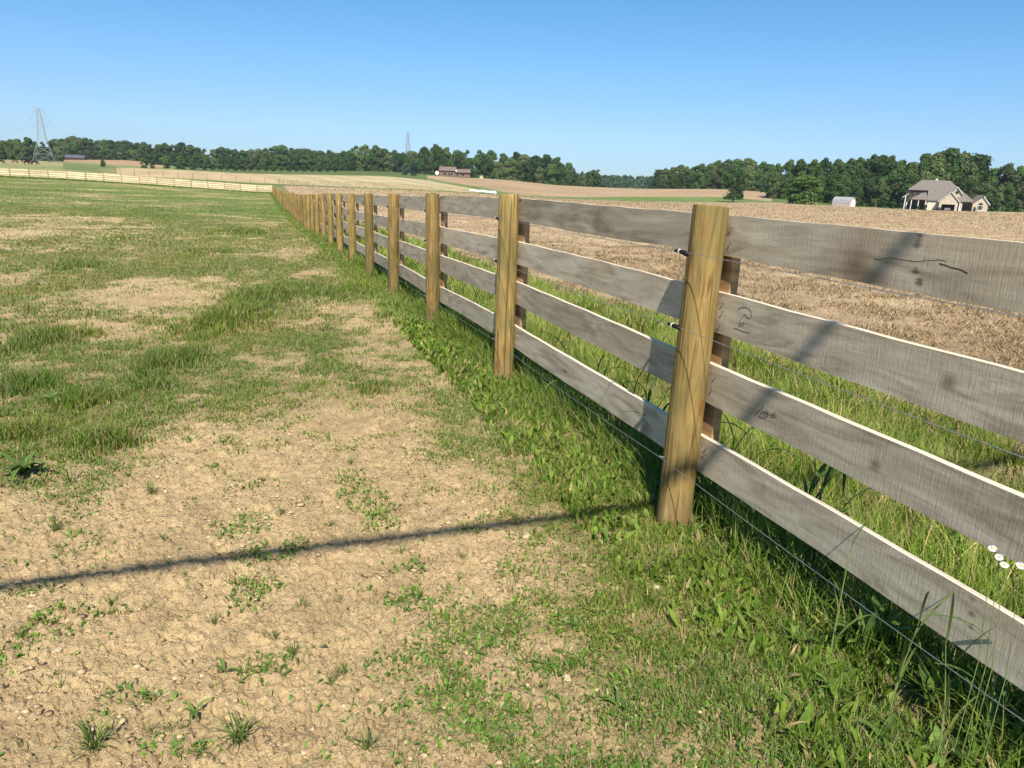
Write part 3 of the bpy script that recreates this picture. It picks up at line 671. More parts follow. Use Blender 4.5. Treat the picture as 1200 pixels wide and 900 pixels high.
M_PENCIL = simple('graphite_pencil', (.10, .09, .08), .7, .3, 200); M_DARKW = simple('dark_split_wood', (.065, .05, .036), .9, .3, 90); M_WHITEP = simple('white_plastic', (.75, .75, .72), .4, .08, 30)

def post_mesh(seed, H=1.357, rad=PR):
    rg = random.Random(seed); nseg = 24; rows = [-.35, -.02, .15, .4, .7, 1.0, H - .005, H]; vs = []; fs = []
    ph = [rg.uniform(0, 6.28) for _ in range(6)]; ox = rg.uniform(-.006, .006); oy = rg.uniform(-.006, .006)
    for i, z in enumerate(rows):
        rr = rad * (1.03 - .05 * z / H) * (1 if i < len(rows) - 1 else .975)
        for k in range(nseg):
            a = 2 * math.pi * k / nseg
            q = rr * (1 + .018 * math.sin(2 * a + ph[0] + z) + .012 * math.sin(3 * a + ph[1] - 2 * z) + .008 * math.sin(5 * a + ph[2] + 3 * z))
            vs.append((q * math.cos(a) + ox * math.sin(3 * z), q * math.sin(a) + oy * math.sin(2.3 * z), z + (.004 * math.sin(a + ph[3]) if i >= len(rows) - 2 else 0)))
    for i in range(len(rows) - 1):
        for k in range(nseg): fs.append((i * nseg + k, i * nseg + (k + 1) % nseg, (i + 1) * nseg + (k + 1) % nseg, (i + 1) * nseg + k))
    fs.append(tuple(range((len(rows) - 1) * nseg, len(rows) * nseg)))
    me = bpy.data.meshes.new('post'); me.from_pydata(vs, [], fs); me.update(); me.materials.append(M_POST)
    for p in me.polygons: p.use_smooth = len(p.vertices) == 4
    return me
def board_geo(a, b, h, th, seed, nseg=14, axis=None):
    """a sawn board from a to b (bottom front edge points), height h, thickness th towards the field"""
    rg = random.Random(seed); a = Vector(a); b = Vector(b); L = (b - a).length; nn = Vector((N[0], N[1], 0)) if axis is None else axis
    vs = []; bc = []; p1, p2, p3 = [rg.uniform(0, 6.28) for _ in range(3)]; u0 = rg.uniform(0, 60); v0 = rg.uniform(0, 20); cup = rg.uniform(-.004, .004)
    for i in range(nseg + 1):
        u = i / nseg; p = a.lerp(b, u)
        e1 = .0022 * math.sin(7 * u + p1) + .0012 * math.sin(23 * u + p2) + .005 * math.sin(3 * u + p3); e2 = .0022 * math.sin(6 * u + p2) + .0015 * math.sin(31 * u + p3) + .005 * math.sin(3 * u + p3)
        w_ = cup * math.sin(math.pi * u)
        for (l, z, q) in ((0, e1, 0), (0, h + e2, 1), (th, h + e2 * .8, 2), (th, e1, 3)):
            vs.append(tuple(p + nn * (l + w_) + Vector((0, 0, z)))); bc.append((u * L + u0, z + v0, l * (0 if q < 2 else 1)))
    fs = []
    for i in range(nseg):
        o = i * 4
        for k in range(4): fs.append((o + k, o + 4 + k, o + 4 + (k + 1) % 4, o + (k + 1) % 4))
    fs += [(0, 1, 2, 3), (nseg * 4 + 3, nseg * 4 + 2, nseg * 4 + 1, nseg * 4)]
    return vs, fs, bc
def board_obj(name, geos, mat, parent, base):
    vs = []; fs = []; bc = []
    for g in geos:
        o = len(vs); vs += [tuple(Vector(v) - base) for v in g[0]]; fs += [tuple(i + o for i in f) for f in g[1]]; bc += g[2]
    me = bpy.data.meshes.new(name); me.from_pydata(vs, [], fs); me.update(); me.materials.append(mat)
    at_ = me.attributes.new('bcoord', 'FLOAT_VECTOR', 'POINT'); at_.data.foreach_set('vector', np.array(bc, np.float32).ravel())
    return link(name, me, parent)
base = fw(0, 0, fz(0))
fence = empty('board_fence', base, label='long weathered four-board fence on round yellowish pine posts running away beside the pasture', cat='fence')
pm = [post_mesh(k) for k in range(5)]; pm0 = post_mesh(77, 1.372)
ZR = [(.255, .163), (.572, .166), (.868, .164), (1.176, .16)]
for i in range(-1, NB + 1):
    s = i * SP; o = link('post', pm0 if i == 0 else pm[i % 5], fence, fw(s, 0, fz(s)) - base, (random.uniform(-.008, .008), random.uniform(-.008, .008), random.uniform(0, 6.28)))
    if i == 0: o.rotation_euler = (.012, .0, 1.1); o['label'] = 'nearest thick post with dark wire shadow and knots'
    g = MB(); zz = fz(s); cx = -PR - .0
    lb = PR + .0255
    gv = board_geo(fw(s - .07, lb, zz + .30), fw(s + .07, lb, zz + .30), 1.0 - .0 if i else 1.0, .04, 500 + i, 2)
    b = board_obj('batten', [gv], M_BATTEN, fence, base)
far = []
gap = .002
for i in range(-1, NB):
    for k, (zb, h) in enumerate(ZR):
        s0, s1 = i * SP + gap, (i + 1) * SP - gap
        j = random.Random(i * 9 + k).uniform(-.008, .008) if i > 0 else 0; j2 = random.Random(i * 9 + k + 5).uniform(-.008, .008) if i > 0 else 0
        gv = board_geo(fw(s0, PR + .001, fz(s0) + zb + j), fw(s1, PR + .001, fz(s1) + zb + j2), h, .024, i * 17 + k, 16 if i < 6 else 4)
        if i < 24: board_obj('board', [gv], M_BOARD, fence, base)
        else: far.append(gv)
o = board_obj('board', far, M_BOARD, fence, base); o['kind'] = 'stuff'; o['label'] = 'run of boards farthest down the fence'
# smooth wires on insulators
WZ = (1.192, .893, .315); wl = -PR - .018
for k, wz in enumerate(WZ):
    pts = []
    for i in range(-1, 30):
        for f in (0, .25, .5, .75):
            s = (i + f) * SP; sag = .012 * math.sin(math.pi * f) * (1 + .6 * math.sin(i * 1.7 + k)); pts.append(fw(s, wl, fz(s) + wz - sag) - base)
    g = MB(); g.tube(pts, .0014 if k < 2 else .0013, 5); g.build('wire', M_STEEL, fence)
for i in range(-1, 9):
    for k, wz in enumerate(WZ):
        s = i * SP + .012; z = fz(s) + wz
        if k < 2:
            g = MB(); g.tube([fw(s - .036, wl, z) - base, fw(s + .036, wl, z) - base], .0075, 8); g.tube([fw(s, -PR + .012, z - .012) - base, fw(s, wl, z) - base], .009, 8)
            ins = g.build('insulator', M_BLACK, fence)
            if i < 4:
                g = MB(); g.tube([fw(s + .004, wl, z) - base, fw(s + .009, wl, z) - base], .0095, 10); g.build('clip', M_WHITEP, ins)
        else:
            g = MB(); g.tube([fw(s - .012, wl + .008, z + .004) - base, fw(s, wl - .003, z + .004) - base, fw(s + .012, wl + .008, z + .004) - base], .0025, 6); g.tube([fw(s, wl - .002, z + .004) - base, fw(s, -PR + .015, z - .002) - base], .0025, 5); g.build('insulator', M_STEEL, fence)
# nails standing proud where the boards meet the nearest posts
for i in (0, 1):
    for k, (zb, h) in enumerate(ZR):
        for f in ((.25, .6, .8) if k % 2 == 0 else (.4, .75)):
            s = i * SP - .082 - .006 * math.sin(9 * f + k); z = fz(s) + zb + h * f
            g = MB(); g.tube([fw(s, PR + .003, z) - base, fw(s, PR - .005, z - .001) - base], .0018, 6); g.tube([fw(s, PR - .004, z - .001) - base, fw(s, PR - .0065, z - .001) - base], .004, 8); g.build('nail', M_STEEL, fence)
def ribbon(name, strokes, w_, mat, off=PR - .0012):
    g = MB()
    for st in strokes:
        P = [fpix(px, py, off) - base for px, py in st]
        for a, b in zip(P[:-1], P[1:]):
            d = (b - a).normalized(); n = Vector((N[0], N[1], 0)); q = d.cross(n) * w_; e = n * .0016; a2 = a - d * w_ * .6; b2 = b + d * w_ * .6
            g.add([a2 - q, b2 - q, b2 + q, a2 + q, a2 - q + e, b2 - q + e, b2 + q + e, a2 + q + e], [(0, 1, 2, 3), (4, 7, 6, 5), (0, 4, 5, 1), (1, 5, 6, 2), (2, 6, 7, 3), (3, 7, 4, 0)])
    return g.build(name, mat, fence)
def zo(pts, ox, oy, sc): return [(ox + x * sc, oy + y * sc) for x, y in pts]
k5 = 80 / 1029
ribbon('pencil_mark', [zo([(570,420),(590,402),(640,385),(700,388),(750,415),(778,460),(780,510),(765,550),(740,555),(722,548)], 820, 330, k5), zo([(722,548),(735,470),(700,455)], 820, 330, k5)[:1] + zo([(675,490),(640,535),(610,590),(598,645),(580,688)], 820, 330, k5), zo([(580,688),(620,640),(660,622),(676,640),(650,668),(615,675)], 820, 330, k5), zo([(520,695),(570,715),(640,745),(745,770)], 820, 330, k5)], .0007, M_PENCIL)
k6 = 100 / 1200
ribbon('pencil_mark', [zo([(305,190),(350,140),(405,85)], 860, 470, k6), zo([(455,135),(400,150),(368,180),(375,215),(420,225),(470,210),(492,175),(480,145),(455,135)], 860, 470, k6), zo([(425,175),(440,165),(455,175),(440,190)], 860, 470, k6), zo([(515,180),(590,170)], 860, 470, k6), zo([(525,215),(600,205)], 860, 470, k6)], .0007, M_PENCIL)
k7 = .2
ribbon('crack', [zo([(320,315),(345,322),(400,312),(440,314),(500,325),(560,332),(600,330),(640,326),(690,326)], 960, 240, k7), zo([(690,318),(700,322),(740,330)], 960, 240, k7)], .0008, M_DARKW)
ribbon('crack', [zo([(705,345),(730,352),(760,362)], 960, 240, k7), zo([(760,366),(800,374),(830,382),(868,402)], 960, 240, k7)], .0019, M_DARKW)

# ------------------------------------------------------------------ cross fence at the end of the pasture
def cross_fence():
    C0 = Vector((P0[0] + D[0] * SEND, P0[1] + D[1] * SEND, 0)); dd = Vector((-N[0], -N[1], 0)); b0 = Vector((C0.x, C0.y, Z(C0.x, C0.y)))
    fe = empty('cross_fence', b0, label='pale sunlit board fence crossing the far end of the pasture', cat='fence'); nn = Vector((-D[0], -D[1], 0))
    def q(u, l, z): p = C0 + dd * u + nn * l; return Vector((p.x, p.y, Z(p.x, p.y) + z))
    for i in range(1, 25):
        link('post', pm[i % 5], fe, q(i * SP, 0, 0) - b0, (0, 0, i))
        bt = MB(); p = q(i * SP, .10, .1) - b0; bt.bar(p, p + Vector((0, 0, 1.18)), .075); bt.build('batten', M_BATTEN, fe)
    for i in range(24):
        for k, (zb, h) in enumerate(ZR):
            zb = .16 + .295 * k
            gv = board_geo(q(i * SP + .003, .06, zb), q((i + 1) * SP - .003, .06, zb), .205, .024, 4000 + i * 7 + k, 3, nn)
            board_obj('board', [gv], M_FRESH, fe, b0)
cross_fence()
# thin wire fence in the strip behind it
M_GREYW = simple('grey_stake', (.20, .18, .15), .8, .2, 8)
wf = empty('wire_fence', at(230, 152), label='thin wire fence on slender stakes behind the pale cross fence', cat='fence')
prev = None
for i, px in enumerate(range(140, 330, 17)):
    Yq = 150 + (px - 140) * .07; p = at(px, Yq) - wf.location; g = MB(); g.bar(p - Vector((0, 0, .2)), p + Vector((0, 0, 1.5)), .05); g.build('stake', M_GREYW, wf)
    if prev is not None:
        g = MB()
        for h in (.6, 1.0, 1.4): g.bar(prev + Vector((0, 0, h)), p + Vector((0, 0, h)), .008)
        g.build('wire', M_STEEL, wf)
    prev = p

# ------------------------------------------------------------------ overhead cable behind the viewer (its shadow crosses the soil and the boards)
def cable():
    A = Vector(ground(0, 688)); B = Vector(ground(740, 597)); A.z = B.z = 0; k = 5.2 / math.sin(SUN_EL)
    a = A - sd * k; b = B - sd * k; d = (b - a).normalized(); p = a - d * 26; q = a + d * 24
    g = MB(); g.tube([p.lerp(q, i / 12) for i in range(13)], .027, 8)
    o = link('overhead_cable', g.mesh('overhead_cable', M_BLACK, True)); tag(o, 'thick black overhead cable whose shadow crosses the bare soil', 'cable')
    for e, lab in ((p, 'brown wooden utility pole off to the left behind the viewer'), (q, 'brown wooden utility pole off to the right of the view')):
        g = MB(); zb = Z(e.x, e.y); g.tube([(e.x, e.y, zb - .5), (e.x, e.y, e.z + .8)], [.15, .11], 10)
        tag(link('utility_pole', g.mesh('utility_pole', M_POST, True)), lab, 'utility pole')
cable()

# ------------------------------------------------------------------ individual weeds and tall grasses
M_WEED = m_leaf('broad_weed_leaf', (.075, .145, .025), (.15, .23, .05), .3); M_JG = m_leaf('dark_broad_grass_leaf', (.045, .09, .028), (.09, .16, .04), .3); M_STEM = simple('green_stem', (.16, .22, .07), .7, .2, 30)
def leafgeo(g, p, az, L, W, lean, seg=5, wav=.0, shp=.8, droop=1.6):
    dx, dy = math.cos(az), math.sin(az); px_, py_ = -dy, dx; vs = []; fs = []
    for k in range(seg + 1):
        u = k / seg; wd = W / 2 * (math.sin(math.pi * min(1, u * .93 + .05)) ** shp) * (1 + wav * math.sin(9 * u + az)); o = L * math.sin(lean) * u ** (droop * .7 + .3); h = L * u * math.cos(lean * u)
        c = Vector(p) + Vector((dx * o, dy * o, h)); cup = Vector((0, 0, abs(wd) * .35))
        vs += [c + Vector((px_, py_, 0)) * wd + cup, c, c - Vector((px_, py_, 0)) * wd + cup]
    for k in range(seg): fs += [(3 * k, 3 * k + 1, 3 * k + 4, 3 * k + 3), (3 * k + 1, 3 * k + 2, 3 * k + 5, 3 * k + 4)]
    g.add(vs, fs)
def weed(px, py, size, nl, label, kind='rosette', rg=None, cat='weed', name='broadleaf_weed', group=None):
    p = ground(px, py); p = Vector((p[0], p[1], float(zrel(p[0], p[1])))); rg = random.Random(int(px * 7 + py))
    r = empty(name, p, rg.uniform(0, 6), label=label, cat=cat, group=group)
    for k in range(nl):
        g = MB(); az = k * 2.4 + rg.uniform(-.4, .4)
        if kind == 'rosette': leafgeo(g, (0, 0, -.002), az, size * rg.uniform(.6, 1.15), size * rg.uniform(.15, .24), rg.uniform(.7, 1.45), 7, .22)
        elif kind == 'tuft': leafgeo(g, (rg.gauss(0, size * .10), rg.gauss(0, size * .10), -.003), az, size * rg.uniform(.5, 1.2), size * .045, rg.uniform(.2, 1.25), 4)
        elif kind == 'dock': leafgeo(g, (0, 0, 0), az, size * rg.uniform(.6, 1.1), size * rg.uniform(.14, .2), rg.uniform(.25, .95), 7, .1)
        g.build('leaf', M_WEED if kind != 'tuft' else M_TUFT, r, True)
    return r
M_TUFT = m_leaf('tuft_blade', (.09, .155, .03), (.19, .23, .06), .3)
weed(28, 556, .15, 20, 'large bright green dandelion-like rosette at the left edge of the bare soil')
weed(80, 566, .12, 12, 'grassy clump beside the big rosette with a dark scrap of earth', 'tuft', name='grass_tuft', cat='grass tuft')
weed(264, 792, .05, 5, 'small flat round-leaved weed alone on the bare soil near the bottom')
weed(228, 838 - 0, .05, 5, 'little pale flat weed left of the bottom grass clump')
for px, py, sz, n, lab in ((66,622,.07,34,'dense round grass tuft on bare soil just above the left end of the cable shadow'),(178,580,.08,26,'low grass tuft on bare soil below the left lush patch'),(250,620,.05,22,'small spreading tuft in the middle of the soil above the shadow'),(192,634,.055,16,'thin tuft with long leaf just above the cable shadow'),(355,712,.05,24,'dark green low clump right of centre on the bare soil'),(345,770,.06,30,'wide leafy clump below the cable shadow on the bare soil'),(320,752,.05,22,'clump of small leaves left of the wide leafy clump'),(132,712,.05,22,'isolated small tuft below the shadow on the left'),(250,735,.05,20,'weedy tuft in the middle of the lower bare soil'),
     (110,880,.09,40,'thick tangled grass clump at the bottom left corner'),(280,870,.085,40,'yellow green grassy clump at the bottom of the bare soil'),(205,862,.05,22,'small leafy tuft near the bottom between two larger clumps'),(385,620,.055,24,'tuft touching the soil above the shadow right of centre'),(410,545,.06,24,'low tuft in the upper part of the bare soil'),(490,705,.07,26,'grass tuft at the right edge of the bare soil below the shadow'),(330,605,.05,22,'leafy tuft just above the shadow in the centre'),(400,790,.05,20,'sprawling tuft at lower centre of the bare soil'),(25,745,.05,14,'wispy tuft with long thin blades at the left edge'),(470,650,.05,20,'green tuft hugging the lower side of the shadow'),(430,880,.07,26,'grass clump at the bottom edge where turf begins')):
    weed(px, py, sz, n, lab, 'tuft', name='grass_tuft', cat='grass tuft', group='grass tufts on the bare soil')
_r = random.Random(5)
for _ in range(48):
    px = _r.uniform(5, 620); py = _r.uniform(560, 890)
    q = ground(px, py)
    if float(pdist(np.array([q[0]]), np.array([q[1]]), BARE)[0]) < .03: continue
    weed(px, py, _r.uniform(.022, .05), _r.randrange(9, 20), 'small ragged green tuft sprouting from the bare tan soil', 'tuft', name='grass_tuft', cat='grass tuft', group='grass tufts on the bare soil')
for px, py, sz, n, kd, lab in ((1010,770,.20,13,'dock','tall dock with one long bright leaf under the lowest wire'),(1085,830,.17,14,'dock','upright dark green leafy dock near the lower right corner'),(975,815,.09,13,'rosette','low plantain rosette at the edge of the weeds below the fence'),(1030,870,.09,13,'rosette','bright plantain rosette at the bottom right'),(935,760,.10,13,'rosette','spreading rosette in the weeds left of the long bright leaf'),(880,720,.08,12,'rosette','leafy rosette where the weeds thin out near the post'),(1100,890,.11,14,'rosette','broad leafed rosette at the bottom edge on the right'),(845,650,.08,8,'rosette','small leafy weed in the grass right of the nearest post'),(815,625,.07,8,'rosette','little round-leaved weed at the foot of the nearest post'),
     (800,618,.06,7,'rosette','tiny weed touching the base of the nearest post'),(1150,850,.13,9,'dock','dark dock growing in the shade of the lowest board'),(960,700,.10,8,'dock','slim leafed weed under the middle of the lowest board'),(745,470+40,.10,8,'dock','leafy weed in the long grass left of the nearest post'),(725,830,.05,7,'rosette','small pale green weed in the thin turf at the bottom'),(675,735,.05,7,'rosette','bright little weed in the thin turf in the middle'),(60,470,.11,10,'rosette','yellow green rosette in the lush grass at the left edge')):
    weed(px, py, sz, n, lab, kd)
# dark broad-leaved grasses standing along the fence
def tallgrass(px, py, l, h, nl, label, seed):
    p = fpix(px, py, l); s, _ = sl(p.x, p.y); b = fw(s, l, fz(s) - .01); rg = random.Random(seed)
    r = empty('tall_grass_plant', b, 0, label=label, cat='tall grass', group='dark tall grasses along the fence')
    g = MB(); lx = rg.uniform(-.05, .05); ly = rg.uniform(-.05, .05); st = [Vector((lx * u * u, ly * u * u, h * .8 * u)) for u in (0, .3, .6, 1)]; g.tube(st, [.003, .0028, .002, .001], 6); g.build('stem', M_STEM, r)
    for k in range(nl):
        u = .15 + .85 * k / max(1, nl - 1); q = Vector((lx * u * u, ly * u * u, h * .8 * u)); g = MB()
        leafgeo(g, q, k * math.pi + rg.uniform(-.8, .8) + TH, h * rg.uniform(.35, .6), (.015 if l > 0 else .008) * rg.uniform(.7, 1.2), rg.uniform(.3, 1.2), 7, 0, .6, 2.0); g.build('leaf', M_JG if l > 0 else M_TUFT, r, True)
for a in ((705,470,.25,.42,5,'arching dark grass plant farthest left of those behind the boards by the nearest post',1),(735,480,.2,.48,6,'dark grass plant with drooping leaves left of the nearest post',2),(760,470,.3,.60,6,'dark grass plant whose leaves reach the second wire left of the nearest post',3),(775,500,.16,.40,5,'low dark grass plant just left of the nearest post',4),(663,450,.25,.62,3,'single tall grass stem with an upright dark leaf between the two nearest posts',5),
          (860,500,.3,.62,6,'dark broad grass behind the boards just right of the nearest post',6),(885,500,.35,.55,5,'leaning dark grass blade between the second and third boards right of the post',7),(968,520,.3,.55,4,'upright dark leaf tip poking up between the middle boards on the right',8),(990,560,.3,.50,4,'pale and dark pair of blades between the middle boards on the right',9),(935,640,.2,.45,5,'dark grass between the two lower boards on the right',10),(960,600,.25,.40,5,'thin dark grass between the lower boards near the flowers side',11),(1180,760,.1,.42,5,'broad dark leaves behind the lowest board at the right edge',12),
          (560,400,.3,.6,6,'dark grass clump behind the boards left of the second post',13),(545,385,.3,.6,6,'leafy dark grass behind the boards midway between second and third posts',14),(525,370,.3,.6,6,'dark grass behind the boards just right of the third post',15),(490,345,.3,.65,6,'dark grass behind the boards between third and fourth posts',16),(483,330,.3,.65,6,'dark leafy grass close behind the fourth post',17),(640,455,-.08,.34,4,'pale bent grass standing in front of the lowest board left of the post',18),(985,700,-.05,.50,3,'thin pale grass stalk leaning in front of the lowest board',19),(1060,750,-.06,.40,4,'grass plant casting thin shadows on the lowest board',20),(1120,800,-.07,.46,4,'grass plant at the lower right in front of the lowest board',21)):
    tallgrass(*a)
# daisies
M_PETAL = simple('white_petal', (.80, .78, .78), .6, .05, 50); M_YEL = simple('yellow_disc', (.65, .45, .04), .7, .2, 200)
for px, py, tilt, lab in ((1163,643,(1.0,.2),'small white daisy seen edge-on, uppermost of the four by the fence'),(1171,653,(.75,-.1),'largest white daisy with pale pink petals beside the third board'),(1177,662,(1.15,.1),'white daisy just under the largest one'),(1196,663,(.5,.6),'daisy at the right edge of the picture turned away')):
    h = fpix(px, py, -.03); s, l = sl(h.x, h.y); b = fw(s - .02, -.02, fz(s)); r = empty('daisy', b, 0, label=lab, cat='flower', group='white daisies beside the fence'); hv = h - b
    g = MB(); g.tube([(0, 0, 0), hv * .5 + Vector((.02, 0, .02)), hv - Vector((0, 0, .002))], [.0015, .0012, .001], 5); g.build('stem', M_STEM, r)
    n0 = Vector((-h.x * .6, -h.y * .6, CAMH - h.z)).normalized(); n0 = (n0 + Vector((tilt[1] * .6, 0, tilt[0] * .8))).normalized(); e1 = n0.orthogonal().normalized(); e2 = n0.cross(e1); g = MB()
    for k in range(26):
        a = 2 * math.pi * k / 26; d = e1 * math.cos(a) + e2 * math.sin(a); t = n0.cross(d); z1 = n0 * (.001 * (k % 2)); rr = .0098 + .001 * math.sin(k * 3.1)
        g.add([hv + d * .003 - t * .0006 + z1, hv + d * rr * .7 - t * .0013 + z1, hv + d * rr + z1, hv + d * rr * .7 + t * .0013 + z1, hv + d * .003 + t * .0006 + z1], [(0, 1, 2, 3, 4)])
    pt = g.build('petals', M_PETAL, r)
    g = MB(); g.tube([hv - n0 * .001, hv + n0 * .0022, hv + n0 * .0035], [.0035, .0033, .0018], 10); g.build('disc', M_YEL, r, True)
# a few pale stones on the turf
M_STONE = simple('pale_stone', (.50, .41, .26), .9, .25, 60, bmp=.002)
for px, py, sz, lab in ((617,630,.017,'pale flat stone on thin turf below the right end of the shadow'),(768,690,.014,'small whitish stone in the turf below the nearest post'),(664,727,.014,'small cream stone in the middle of the thin turf'),(722,670+22,.016,'elongated pale stone among grass right of centre'),(664,794,.013,'light stone near the bottom centre'),(632,760,.012,'buff stone just above the bottom centre stone'),(68,764,.013,'buff stone on bare soil near the lower left')):
    p = ground(px, py); rg = random.Random(px); g = MB(); vs = []; fs = []
    for i, (zz, rr) in enumerate(((-.5, .7), (0, 1.), (.35, .8), (.5, .35))):
        for k in range(9): a = 2 * math.pi * k / 9; q = rr * (1 + rg.uniform(-.18, .18)); vs.append((q * math.cos(a) * 1.3, q * math.sin(a), zz * .8 + rg.uniform(-.08, .08)))
    for i in range(3):
        for k in range(9): fs.append((i * 9 + k, i * 9 + (k + 1) % 9, i * 9 + 9 + (k + 1) % 9, i * 9 + 9 + k))
    fs.append(tuple(range(27, 36))); g.add([Vector(v) * sz for v in vs], fs)
    o = link('stone', g.mesh('stone', M_STONE), None, (p[0], p[1], float(zrel(p[0], p[1])) + sz * .25), (0, 0, rg.uniform(0, 3))); tag(o, lab, 'stone', 'stones in the turf')

# ------------------------------------------------------------------ trees
M_BARK = simple('bark', (.13, .10, .075), .9, .3, 3)
LEAFM = [m_leaf('leaves_dark', (.036, .080, .018), (.068, .122, .028)), m_leaf('leaves_mid', (.052, .105, .022), (.098, .158, .036)), m_leaf('leaves_olive', (.075, .115, .032), (.135, .170, .055)), m_leaf('leaves_blue', (.045, .085, .055), (.09, .135, .10))]
def crown_mesh(seed, H=18., W=6.5, base=.02, nl=26, per=130, leaf=.42, top='round'):
    rg = np.random.default_rng(seed); V = []
    lobes = []
    for k in range(nl):
        u = rg.random() ** .8; z = H * (base + (1 - base) * (.08 + .84 * u)); prof = math.sin(math.pi * min(1, (.16 + .80 * u))) ** .55 if top == 'round' else (1.05 - u) ** .8
        a = rg.uniform(0, 2 * np.pi); rad = W * prof * rg.uniform(.30, .72); lr = W * rg.uniform(.26, .42) * (.75 + .3 * prof)
        lobes.append((rad * math.cos(a), rad * math.sin(a), z, lr))
    lobes.append((0, 0, H * .93, W * .26)); lobes.append((W * .3, 0, H * .09, W * .42)); lobes.append((-W * .3, W * .2, H * .08, W * .4)); lobes.append((0, -W * .35, H * .07, W * .38)); lobes.append((0, 0, H * .55, W * .5)); lobes.append((0, 0, H * .25, W * .45))
    for (cx, cy_, cz, lr) in lobes:
        n = per; d = rg.normal(size=(n, 3)); d /= np.linalg.norm(d, axis=1)[:, None]; d[:, 2] = np.where(d[:, 2] < -.45, -d[:, 2], d[:, 2])
        rr = lr * (1 + rg.normal(0, .13, n)) * rg.choice([1, 1, 1, .75], n); c = np.array([cx, cy_, cz]) + d * rr[:, None] * np.array([1, 1, .85])
        c[:, 2] = np.maximum(c[:, 2], H * base * .9 + rg.random(n) * .4)
        nn = d + rg.normal(0, .45, (n, 3)); nn /= np.linalg.norm(nn, axis=1)[:, None]
        ref = rg.normal(size=(n, 3)); e1 = np.cross(nn, ref); e1 /= np.linalg.norm(e1, axis=1)[:, None]; e2 = np.cross(nn, e1); s = leaf * rg.uniform(.55, 1.4, n)[:, None]
        q = np.stack([c - e1 * s - e2 * s * .3, c + e1 * s * .2 - e2 * s, c + e1 * s + e2 * s * .25, c - e1 * s * .15 + e2 * s], 1); V.append(q.reshape(-1, 3))
    V = np.concatenate(V); nf = len(V) // 4
    return V, np.arange(nf * 4), np.full(nf, 4)
def trunk_mesh(H, base, seed, r=.28):
    rg = random.Random(seed); g = MB(); g.tube([(0, 0, -.6), (0, 0, 0), (rg.uniform(-.2, .2), rg.uniform(-.2, .2), H * .35), (rg.uniform(-.4, .4), rg.uniform(-.4, .4), H * .8)], [r * 1.3, r, r * .75, r * .2], 8)
    for k in range(7):
        a = k * 2.4; z0 = H * (.18 + .07 * k); g.tube([(0, 0, z0), (math.cos(a) * H * .1, math.sin(a) * H * .1, z0 + H * .09), (math.cos(a) * H * .2, math.sin(a) * H * .2, z0 + H * .16)], [r * .45, r * .3, r * .1], 5)
    return g.mesh('trunk', M_BARK, True)
VAR = []
for k in range(9):
    V, l, c = crown_mesh(200 + k, 18, [6.2, 5.2, 7, 5.8, 4.6, 6.6, 5.5, 6.0, 7.2][k], .02, [24, 22, 30, 26, 18, 28, 22, 26, 30][k], 150, .40, 'round')
    VAR.append(([mesh_np('crown', V, l, c, LEAFM[j]) for j in range(4)], trunk_mesh(18, 0, 300 + k)))
def tree(px, Y, H, v, mi, wscale, label, group, name='broadleaf_tree', cat='tree', loc=None, sink=.3):
    p = at(px, Y) if loc is None else loc; sc = H / 18
    r = empty(name, p - Vector((0, 0, sink)), random.uniform(0, 6.28), label=label, cat=cat, group=group)
    cm, tm = VAR[v % 9]; cr = link('crown', cm[mi], r); cr.scale = (sc * wscale, sc * wscale, sc); t_ = link('trunk', tm, r); t_.scale = (sc, sc, sc)
    return r
SKY = [(-80,166),(0,165),(14,162),(28,161),(32,158),(38,163),(46,165),(60,164),(75,164),(90,160),(100,162),(120,164),(140,165),(160,166),(180,168),(200,169),(212,168),(222,168),(235,172),(250,174),(262,173),(275,175),(290,175),(303,176),(308,171),(314,174),(325,170),(345,172),(370,175),(385,176),(395,178),(408,177),(415,172),(422,168),(435,169),(445,170),(455,175),(465,176),(475,177),(484,177),(492,178),(496,171),(505,168),(515,169),(530,174),(545,175),(555,174),(565,173),(575,175),(585,178),(600,177),(612,178),(620,180),(635,180),(645,183),(655,184),(662,188),(668,194),(674,201),(680,199),(688,201),(695,199),(701,198),(708,205),(714,209),(764,208),(768,200),(775,197),(785,195),(795,193),(800,196),(810,193),(825,191),(835,189),(845,186),(860,186),(872,186),(880,189),(890,190),(900,191),(910,188),(922,184),(932,184),(945,187),(960,186),(975,187),(988,184),(996,182),(1005,184),(1020,183),(1035,183),(1045,185),(1052,187),(1060,186),(1072,184),(1080,178),(1090,175),(1102,175),(1115,176),(1128,177),(1135,180),(1140,187),(1150,196),(1158,197),(1165,193),(1175,192),(1188,193),(1194,190),(1206,188),(1260,186),(1320,186)]
sx = np.array([a for a, b in SKY]); sy = np.array([b for a, b in SKY])
